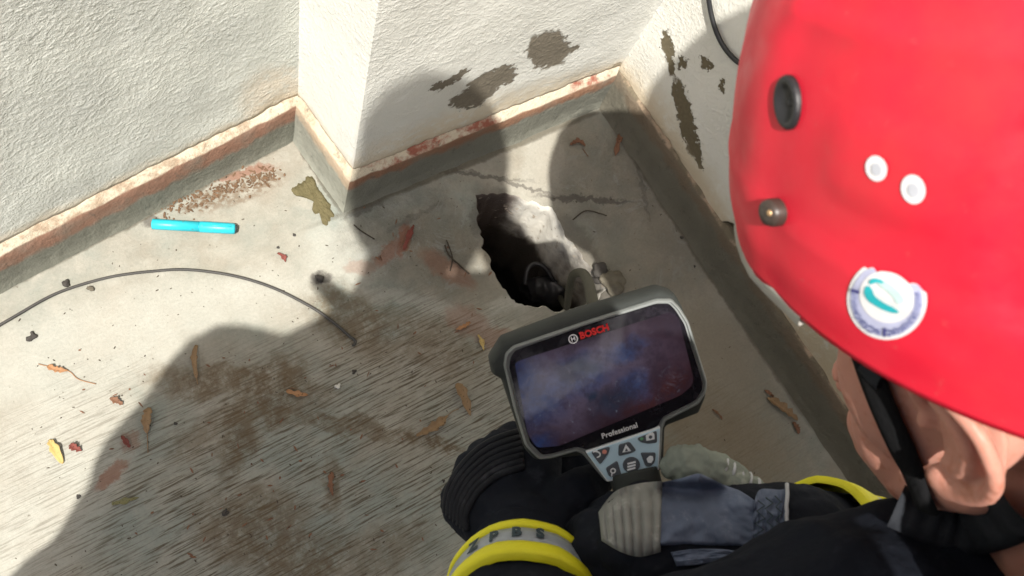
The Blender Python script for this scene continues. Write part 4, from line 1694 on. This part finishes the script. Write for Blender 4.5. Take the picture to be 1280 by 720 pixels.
# moss by the corner and crumbs along the left skirting
k = NT('olive_moss', .95, .2)
k.colour(k.mix(k.noise(120, 5), (0.075, 0.065, 0.030), (0.165, 0.14, 0.075)))
k.bump(k.noise(260, 5), .9, .003)
M_MOSS = k.m
MP = [(362, 236), (372, 228), (380, 226), (384, 218), (392, 220), (396, 230), (402, 240), (408, 248), (414, 256), (418, 268), (414, 280), (404, 282), (402, 270), (394, 268), (390, 262), (396, 256), (388, 250), (376, 246), (368, 244)]


def flat_patch(poly, z, name, mat, bulge=.0035, rough=.0025, rings=7):
    pp = spline([fl(*p) for p in poly + poly[:1]], 6)[:-1]
    c = sum(pp, Vector()) / len(pp)
    vs, fs = [], []
    m_ = len(pp)
    for k_ in range(rings + 1):
        s = 1 - k_ / (rings + .3)
        for p in pp:
            q = c + (p - c) * (s + .12 * noise.fractal(p * 130, 1.0, 2.0, 3) * (1 if k_ < 3 else 0))
            h = floor_z(q.x, q.y) + z + (bulge * min(1, k_ / 2) + rough * abs(noise.noise(q * 190))) * (0 if k_ == 0 else 1) - (.002 if k_ == 0 else 0)
            vs.append((q.x, q.y, h))
    for k_ in range(rings):
        for i in range(m_):
            fs.append([k_ * m_ + i, k_ * m_ + (i + 1) % m_, (k_ + 1) * m_ + (i + 1) % m_, (k_ + 1) * m_ + i])
    fs.append([rings * m_ + i for i in range(m_)])
    o = put(name, mesh(name, vs, fs), mat)
    return recentre(o, c)


tag(flat_patch(MP, .0, 'moss_patch', M_MOSS), 'olive brown moss patch on the floor below the wall jog', 'moss')
gr = Geo()
q = random.Random(4)
for i in range(300):
    f_ = q.random()
    u, v = 200 + 150 * f_ + q.gauss(0, 6), 262 - 48 * f_ + q.gauss(0, 7)
    c_ = fl(u, v, .001)
    r = q.uniform(.0005, .0019)
    m3 = Matrix.Rotation(q.uniform(0, 6), 3, 'Z') @ Matrix.Rotation(q.uniform(-.5, .5), 3, 'X')
    gr.sphere(c_, (r * q.uniform(1, 3.2), r, r * .6), 7, 5, m3)
lit = put('leaf_litter', gr.mesh(), plain('brown_litter', (0.14, 0.085, 0.05), .9, .2, .6, 60))
lit['kind'] = 'stuff'
gr = Geo()
for i in range(420):
    u, v = q.uniform(20, 960), q.uniform(200, 720)
    c_ = fl(u, v, 0)
    if in_poly(c_.to_2d(), rim) or c_.x > -.01:
        continue
    c_.z = floor_z(c_.x, c_.y) + .0004
    r = q.uniform(.0004, .0011)
    gr.sphere(c_, (r * q.uniform(1, 3), r, r * .6), 5, 4, Matrix.Rotation(q.uniform(0, 6), 3, 'Z'))
gt = put('grit', gr.mesh(), plain('dark_grit', (0.07, 0.055, 0.04), .9, .2, .6, 60))
gt['kind'] = 'stuff'


def leaf(pts_px, width, mat, label, curl=.35, stem=None, name='dry_leaf', lift=.003, cat='leaf', seed=0):
    """curled dry leaf along a midrib, with a stalk"""
    mid = spline([fl(u, v, 0) for u, v in pts_px], 6)
    L_ = len(mid)
    q = random.Random(seed)
    vs, fs = [], []
    for i, p in enumerate(mid):
        f_ = i / (L_ - 1)
        t = (mid[min(i + 1, L_ - 1)] - mid[max(i - 1, 0)]).normalized()
        s = Vector((-t.y, t.x, 0))
        w_ = .68 * width * (math.sin(math.pi * min(1, .06 + .94 * f_)) ** .7 + .04) * (1 + .45 * q.uniform(-1, 1))
        z = floor_z(p.x, p.y) + lift * (.4 + math.sin(math.pi * f_)) + .001
        for a in (-1, -.5, 0, .5, 1):
            vs.append(p + s * (a * w_) + Vector((0, 0, z - p.z + curl * w_ * (a * a) * (1.2 + .3 * math.sin(5 * f_)) + .0006 * q.uniform(-1, 1))))
    for i in range(L_ - 1):
        for j in range(4):
            fs.append([i * 5 + j, i * 5 + j + 1, (i + 1) * 5 + j + 1, (i + 1) * 5 + j])
    me = mesh(name, vs, fs)
    e = thing(name, label, cat, mid[0])
    bl = put('blade', me, mat, e)
    sm = bl.modifiers.new('t', 'SOLIDIFY')
    sm.thickness = .0005
    if stem:
        g = Geo()
        ps = spline([fl(u, v, .0016) + Vector((0, 0, floor_z(*fl(u, v).to_2d()))) for u, v in stem], 5)
        g.tube(ps, .0006, 6)
        put('stalk', g.mesh(), mat, e)
    return e


def leafmat(name, a, b):
    k = NT(name, .75, .3)
    c = k.mix(k.noise(130, 4), a, b)
    c = k.mix(k.step(k.noise(300, 3), .6, .7), c, tuple(.4 * x for x in a))
    k.colour(c)
    k.bump(k.noise(400, 4), .4, .0006)
    return k.m


L_TAN = leafmat('tan_leaf', (0.17, 0.105, 0.055), (0.30, 0.20, 0.11))
L_ORA = leafmat('orange_leaf', (0.25, 0.11, 0.05), (0.38, 0.22, 0.11))
L_YEL = leafmat('yellow_leaf', (0.34, 0.23, 0.08), (0.50, 0.38, 0.15))
L_BRN = leafmat('brown_leaf', (0.12, 0.060, 0.035), (0.22, 0.11, 0.065))
L_RED = leafmat('red_leaf', (0.11, 0.03, 0.025), (0.21, 0.06, 0.045))
L_OLV = leafmat('olive_leaf', (0.13, 0.13, 0.06), (0.22, 0.20, 0.10))
leaf([(60, 458), (72, 463), (86, 464)], .0055, L_ORA, 'curled orange leaf with a long stalk lying in the sun', stem=[(48, 455), (60, 458), (86, 464), (98, 474), (120, 480)], seed=1)
leaf([(246, 432), (243, 448), (246, 474)], .0058, L_TAN, 'upright tan leaf at the top edge of the large shadow', stem=[(246, 474), (247, 480)], seed=2)
leaf([(62, 550), (70, 562), (79, 580)], .0072, L_YEL, 'yellow crumpled leaf half in the sun at the shadow edge', seed=3)
leaf([(88, 556), (94, 560), (103, 564)], .0058, L_RED, 'dark red berry skin beside the yellow leaf', seed=4, curl=.6)
leaf([(138, 498), (147, 502), (154, 506)], .0060, L_BRN, 'brown leaf scrap just inside the shadow edge', seed=5)
leaf([(187, 510), (184, 524), (184, 542)], .0085, L_TAN, 'tan lobed leaf with a straight stalk in the shadow', stem=[(184, 540), (185, 566)], seed=6)
leaf([(152, 545), (158, 552), (163, 560)], .0045, L_RED, 'thin red leaf scrap above the red smear', seed=7)
leaf([(140, 630), (156, 627), (174, 622)], .0050, L_OLV, 'narrow olive leaf below the red smear', seed=8)
leaf([(358, 489), (371, 493), (385, 494)], .0052, L_ORA, 'small orange leaf on the brown mud stain', seed=9)
leaf([(570, 480), (578, 496), (588, 520)], .0085, L_TAN, 'brown folded leaf just left of the screen', seed=10, curl=.6, lift=.005)
leaf([(520, 545), (542, 534), (560, 519)], .0085, L_TAN, 'boat shaped tan leaf with a curved tip left of the black glove', stem=[(558, 521), (566, 514), (574, 511)], seed=11, curl=.6, lift=.005)
leaf([(347, 317), (354, 322), (357, 328)], .0052, L_RED, 'red leaf scrap above the right end of the wire', seed=12)
leaf([(517, 282), (510, 298), (504, 314)], .0056, L_RED, 'orange red leaf lying left of the drain', seed=13)
leaf([(712, 182), (722, 178), (731, 184)], .0055, L_BRN, 'curled brown leaf on the shaded floor above the drain', stem=[(728, 186), (735, 196)], seed=14, curl=.8)
leaf([(776, 168), (771, 180), (768, 196)], .0070, L_BRN, 'brown leaf near the inner corner of the wall', stem=[(778, 166), (784, 160)], seed=15)
leaf([(958, 498), (975, 512), (996, 526)], .0095, L_TAN, 'dry brown leaf beside the foot of the right skirting', seed=16, curl=.7, lift=.006)
leaf([(990, 528), (994, 536), (997, 543)], .0060, L_BRN, 'dark brown leaf scrap below the dry leaf by the right skirting', seed=17)
leaf([(955, 488), (962, 494), (966, 497)], .0045, L_BRN, 'dark leaf scrap above the dry leaf by the right skirting', seed=18)
leaf([(598, 418), (602, 428), (605, 438)], .0048, L_YEL, 'pale yellow leaf scrap at the left corner of the screen', seed=19)
leaf([(588, 402), (580, 408), (570, 412)], .0045, L_ORA, 'pale orange scrap between the drain and the screen corner', seed=20)
leaf([(415, 590), (413, 604), (416, 620)], .0055, L_BRN, 'brown leaf stuck flat in the shaded concrete', seed=21, curl=.1, lift=.001)
leaf([(890, 512), (897, 519), (902, 525)], .0024, L_BRN, 'dark twig scrap right of the screen', seed=22)

q = random.Random(12)
gs = Geo()
for i in range(90):
    u, v = q.uniform(90, 620), q.uniform(420, 715)
    if q.random() < .3:
        u, v = q.uniform(440, 620), q.uniform(250, 420)
    c_ = fl(u, v, 0)
    if in_poly(c_.to_2d(), rim):
        continue
    a = q.uniform(0, 6.3)
    L_, w_ = q.uniform(.0015, .006), q.uniform(.0006, .0016)
    d = Vector((math.cos(a), math.sin(a), 0))
    n = Vector((-d.y, d.x, 0))
    z = Vector((0, 0, floor_z(c_.x, c_.y) + .0008))
    k_ = len(gs.v)
    gs.add([c_ - d * L_ + z, c_ - d * L_ * .2 + n * w_ + z + Vector((0, 0, .001)), c_ + d * L_ * .5 + n * w_ * .6 + z + Vector((0, 0, .0014)), c_ + d * L_ + z, c_ + d * L_ * .4 - n * w_ + z, c_ - d * L_ * .4 - n * w_ * .8 + z],
           [[0, 1, 5], [1, 2, 4, 5], [2, 3, 4]])
sc_ = put('leaf_scraps', gs.mesh(), L_BRN, smooth=False)
sc_['kind'] = 'stuff'

M_TWIG = plain('dark_twig_bark', (0.05, 0.04, 0.03), .9, .2, .4)


def rod(pts_px, r, mat, name, label, cat, z=.002, group=None):
    g = Geo()
    ps = spline([fl(u, v, 0) for u, v in pts_px], 8)
    ps = [Vector((p.x, p.y, floor_z(p.x, p.y) + z + r)) for p in ps]
    g.tube(ps, r, 8)
    o = put(name, g.mesh(), mat)
    tag(o, label, cat, group)
    return recentre(o, ps[0])


rod([(556, 306), (562, 318), (575, 330), (588, 340)], .0013, M_TWIG, 'twig', 'dark forked twig lying left of the drain', 'twig')
rod([(558, 300), (566, 320), (563, 338)], .0010, M_TWIG, 'twig', 'thin upright twig crossing the dark one left of the drain', 'twig')
rod([(442, 282), (452, 290), (468, 300)], .0010, M_TWIG, 'twig', 'thin twig below the wall corner where the shadow starts', 'twig')
rod([(718, 272), (735, 262), (760, 268)], .0010, M_TWIG, 'twig', 'thin twig on the shaded floor right of the drain', 'twig')
rod([(-70, 455), (-20, 420), (20, 396), (70, 368), (130, 349), (190, 340), (235, 338), (290, 345), (340, 360), (385, 382), (415, 402), (436, 420), (444, 427), (441, 433)], .0022,
    plain('dark_wire_sheath', (0.045, 0.042, 0.038), .6, .4, .4, 40), 'wire', 'long thin dark wire curving across the concrete on the left', 'wire', .001)

# turquoise tube
tb = thing('plastic_tube', 'bright turquoise plastic tube lying below the left wall', 'tube', fl(242, 282))
k = NT('turquoise_plastic', .4, .5)
c = k.mix(k.noise(60, 5), (0.015, 0.38, 0.47), (0.03, 0.48, 0.56))
k.colour(k.mix(k.step(k.noise(90, 6, .75), .58, .70, 0, .6), c, (0.12, 0.20, 0.19)))
k.bump(k.noise(200, 4), .2, .001)
M_TURQ = k.m
M_TURQD = plain('deep_turquoise_plastic', (0.012, 0.30, 0.37), .35, .5, .1, 60)
ta, tbq = fl(190, 280, .0085), fl(294, 286, .0085)
lt = lambda f_: ta.lerp(tbq, f_)
g = Geo()
g.tube([lt(0), lt(.01), lt(.58)], [.0068, .0078, .0078], 20)
put('barrel', g.mesh(), M_TURQ, tb)
g = Geo()
g.tube([lt(.57), lt(.575), lt(.98), lt(1)], [.0078, .0084, .0082, .0070], 20)
put('cap', g.mesh(), M_TURQ, tb)
g = Geo()
g.tube([lt(.555), lt(.575)], [.0080, .0080], 20)
put('groove_ring', g.mesh(), M_TURQD, tb)
g = Geo()
g.tube([lt(.999), lt(1.02)], [.0060, .0056], 16)
put('end_plug', g.mesh(), M_INK, tb)
g = Geo()
sd_ = (tbq - ta).normalized().cross(Vector((0, 0, 1)))
g.tube([lt(.60) + Vector((0, 0, .0085)), lt(.96) + Vector((0, 0, .0082))], .0012, 8)
put('clip', g.mesh(), M_TURQ, tb)

# black cord on the right-hand wall
g = Geo()
ps = spline([onD(872, -260), onD(880, -120), onD(886, -40), onD(892, 10), onD(902, 44), onD(918, 68), onD(938, 82), onD(975, 96), onD(1030, 104)], 8)
ps = [p + nD * .006 for p in ps]
g.tube(ps, .0036, 10)
cord = put('cord', g.mesh(), M_BLACK)
tag(cord, 'thin black cord curving down the white wall behind the red helmet', 'cord')
recentre(cord, ps[0])
# ------------------------------------------------------------------ the colleague who stands behind the phone; he throws the left shadow
def J(u, v, z):
    """the point at height z whose shadow falls on floor pixel u, v"""
    return fl(u, v) - SUN * (z / -SUN.z)


def standing(label, HP, NP, face, SL_, EL_, SR_, ER_, PP, phone_c=None, hands=None, extra=None):
    ph = thing('person', label, 'person', (PP.x, PP.y, 0))
    Hq = head_frame((HP - NP), face - HP)
    g = Geo()
    build_head(g, Hq, HP, 0.0)
    LGS = []
    e = (SR_ - SL_)
    e = Vector((e.x, e.y, 0)).normalized()
    fw = Vector((-e.y, e.x, 0))
    for s in (-1, 1):
        h_ = PP + e * (.09 * s) - Vector((0, 0, .02))
        kn = PP + e * (.11 * s) + fw * .03
        kn.z = PP.z * .53
        an = PP + e * (.13 * s) - fw * .04
        an.z = .085
        to = an + fw * .15
        to.z = .04
        LGS.append((h_, kn, an, to))
    g.chain([(NP, .062), (NP.lerp(PP, .4), .11), (PP, .12)])
    HL_, HR_ = hands
    g.chain([(NP, .05), (NP.lerp(PP, .15), .06), (SL_, .055), (EL_, .042), (HL_, .030)])
    g.chain([(NP, .06), (SR_, .055), (ER_, .042), (HR_, .030)])
    for s, hh in ((-1, HL_), (1, HR_)):
        for j in range(4):
            if phone_c is not None and s == 1:
                a = phone_c + RIGHT * (.098 * s) + UPV * (.024 - .019 * j) + BACK * .014
                b_ = phone_c + RIGHT * (.090 * s) + UPV * (.024 - .019 * j) + BACK * (-.004)
                c_ = phone_c + RIGHT * (.079 * s) + UPV * (.022 - .018 * j) + BACK * (-.0075)
            else:
                a = hh + fw * (.030 - .018 * j) - Vector((0, 0, .07)) + e * (.004 * s)
                b_ = a - Vector((0, 0, .036)) - e * (.006 * s)
                c_ = b_ - Vector((0, 0, .026)) - e * (.014 * s)
            g.chain([(hh, .016), (a, .010), (b_, .009), (c_, .0065)])
        if phone_c is not None and s == 1:
            g.chain([(hh, .016), (phone_c + RIGHT * (.085 * s) + UPV * .03 + BACK * .03, .011), (phone_c + RIGHT * (.065 * s) + UPV * .02 + BACK * .02, .009)])
        else:
            g.chain([(hh, .016), (hh + fw * .035 - Vector((0, 0, .04)), .011), (hh + fw * .045 - Vector((0, 0, .07)), .009)])
    for h_, kn, an, to in LGS:
        g.chain([(h_, .085), (kn, .055), (an, .038), (to, .026)])
    put('body', remesh(g, .0045, 2), M_SKIN, ph)
    g = Geo()
    g.chain([(NP, .075), (NP.lerp(PP, .35), .165), (PP, .18), (PP - Vector((0, 0, .08)), .175)])
    g.chain([(NP, .062), (NP.lerp(PP, .15), .072), (NP.lerp(PP, .12).lerp(SL_, .45), .055), (SL_, .086), (EL_, .066), (EL_.lerp(HL_, .8), .045)])
    g.chain([(NP, .07), (SR_, .071), (ER_, .060), (ER_.lerp(HR_, .8), .042)])
    g.chain([(SL_, .086), (SL_.lerp(EL_, .55) , .085), (PP.lerp(EL_, .55), .11)])
    g.chain([(SR_, .07), (SR_.lerp(PP, .5) + (SR_ - NP) * .15, .12), (PP + (SR_ - NP) * .3, .13)])
    if extra is not None:
        g.chain([(NP, .02), (extra, .012)])
    put('jacket', remesh(g, .007, 3, wrinkles(.004)), M_JACKET, ph)
    g = Geo()
    for h_, kn, an, to in LGS:
        g.chain([(h_, .11), (kn, .08), (an, .065)])
    g.chain([(PP, .14), (PP - Vector((0, 0, .1)), .14)])
    put('trousers', remesh(g, .008, 3, wrinkles(.004)), M_TROUSER, ph)
    for h_, kn, an, to in LGS:
        g = Geo()
        g.chain([(an + Vector((0, 0, .06)), .055), (an, .052), (to, .045), (to + fw * .03 - Vector((0, 0, .003)), .037)])
        put('boot', remesh(g, .006, 2), M_BOOT, ph)
    hm = hel_me.copy()
    hm.transform(Matrix.Translation(HP) @ Hq.to_4x4() @ (Matrix.Translation(HCEN) @ H.to_4x4()).inverted())
    put('helmet', hm, M_RED, ph)
    return ph


PC = CAM + BACK * .012 - RIGHT * .058
HR_ = PC + RIGHT * .078 - UPV * .02 + BACK * .03
N1 = J(474, 418, 1.49)
S1, S2 = J(283, 484, 1.42), J(700, 384, 1.42)
E1 = J(122, 705, 1.12)
E2 = J(705, 455, 1.17)
standing('firefighter in red helmet standing upright and holding up a phone in one hand', J(523, 288, 1.68), N1, CAM, S1, E1, S2, E2,
         J(330, 800, .95), PC, (E1 + Vector((-.03, .05, -.24)), HR_), J(398, 352, 1.46))

# unseen colleague added behind the kneeling one to shade the right-hand wall
w3 = onD(955, 172)                                        # where his head's shadow lands on the right-hand wall
H3 = w3 + TO * ((1.74 - w3.z) / TO.z) - Vector((0, 0, .09))
N3 = H3 + Vector((.03, -.05, -.19))
S5, S6 = J(890, 640, 1.43), J(1110, 560, 1.43)
E5, E6 = S5 + Vector((-.04, -.06, -.28)), S6 + Vector((.02, -.06, -.28))
standing('unseen firefighter in red helmet added behind the kneeling one to shade the wall', H3, N3, fl(900, 500), S5, E5, S6, E6, Vector((N3.x - .02, N3.y - .14, .95)),
         None, (E5 + Vector((.03, .06, -.24)), E6 + Vector((-.02, .06, -.24))))

phone = thing('phone', 'dark phone held up in one hand with its camera turned to the floor', 'phone', PC)
g = Geo()
PMX = Matrix.Translation(CAM + BACK * .012 - RIGHT * .058) @ M.to_4x4()
vs = []
rr = rounded([(-75, -36), (75, -36), (75, 36), (-75, 36)], 9)
me = loft([[Vector((p.x * .001, p.y * .001, z)) for p in (inset(rr, i_))] for i_, z in ((1.0, -.0042), (0, -.0032), (0, .0032), (1.0, .0042))])
put('case', me, M_BLACK, phone, False, mw=PMX)
me = loft([[Vector((p.x * .001, p.y * .001, z)) for p in inset(rr, 4)] for z in (.0041, .0046)])
put('glass', me, M_GLASS, phone, False, mw=PMX)

scene.cycles.max_bounces = 6
scene.cycles.diffuse_bounces = 3
scene.cycles.glossy_bounces = 2
scene.cycles.transmission_bounces = 2
scene.cycles.caustics_reflective = False
scene.cycles.caustics_refractive = False
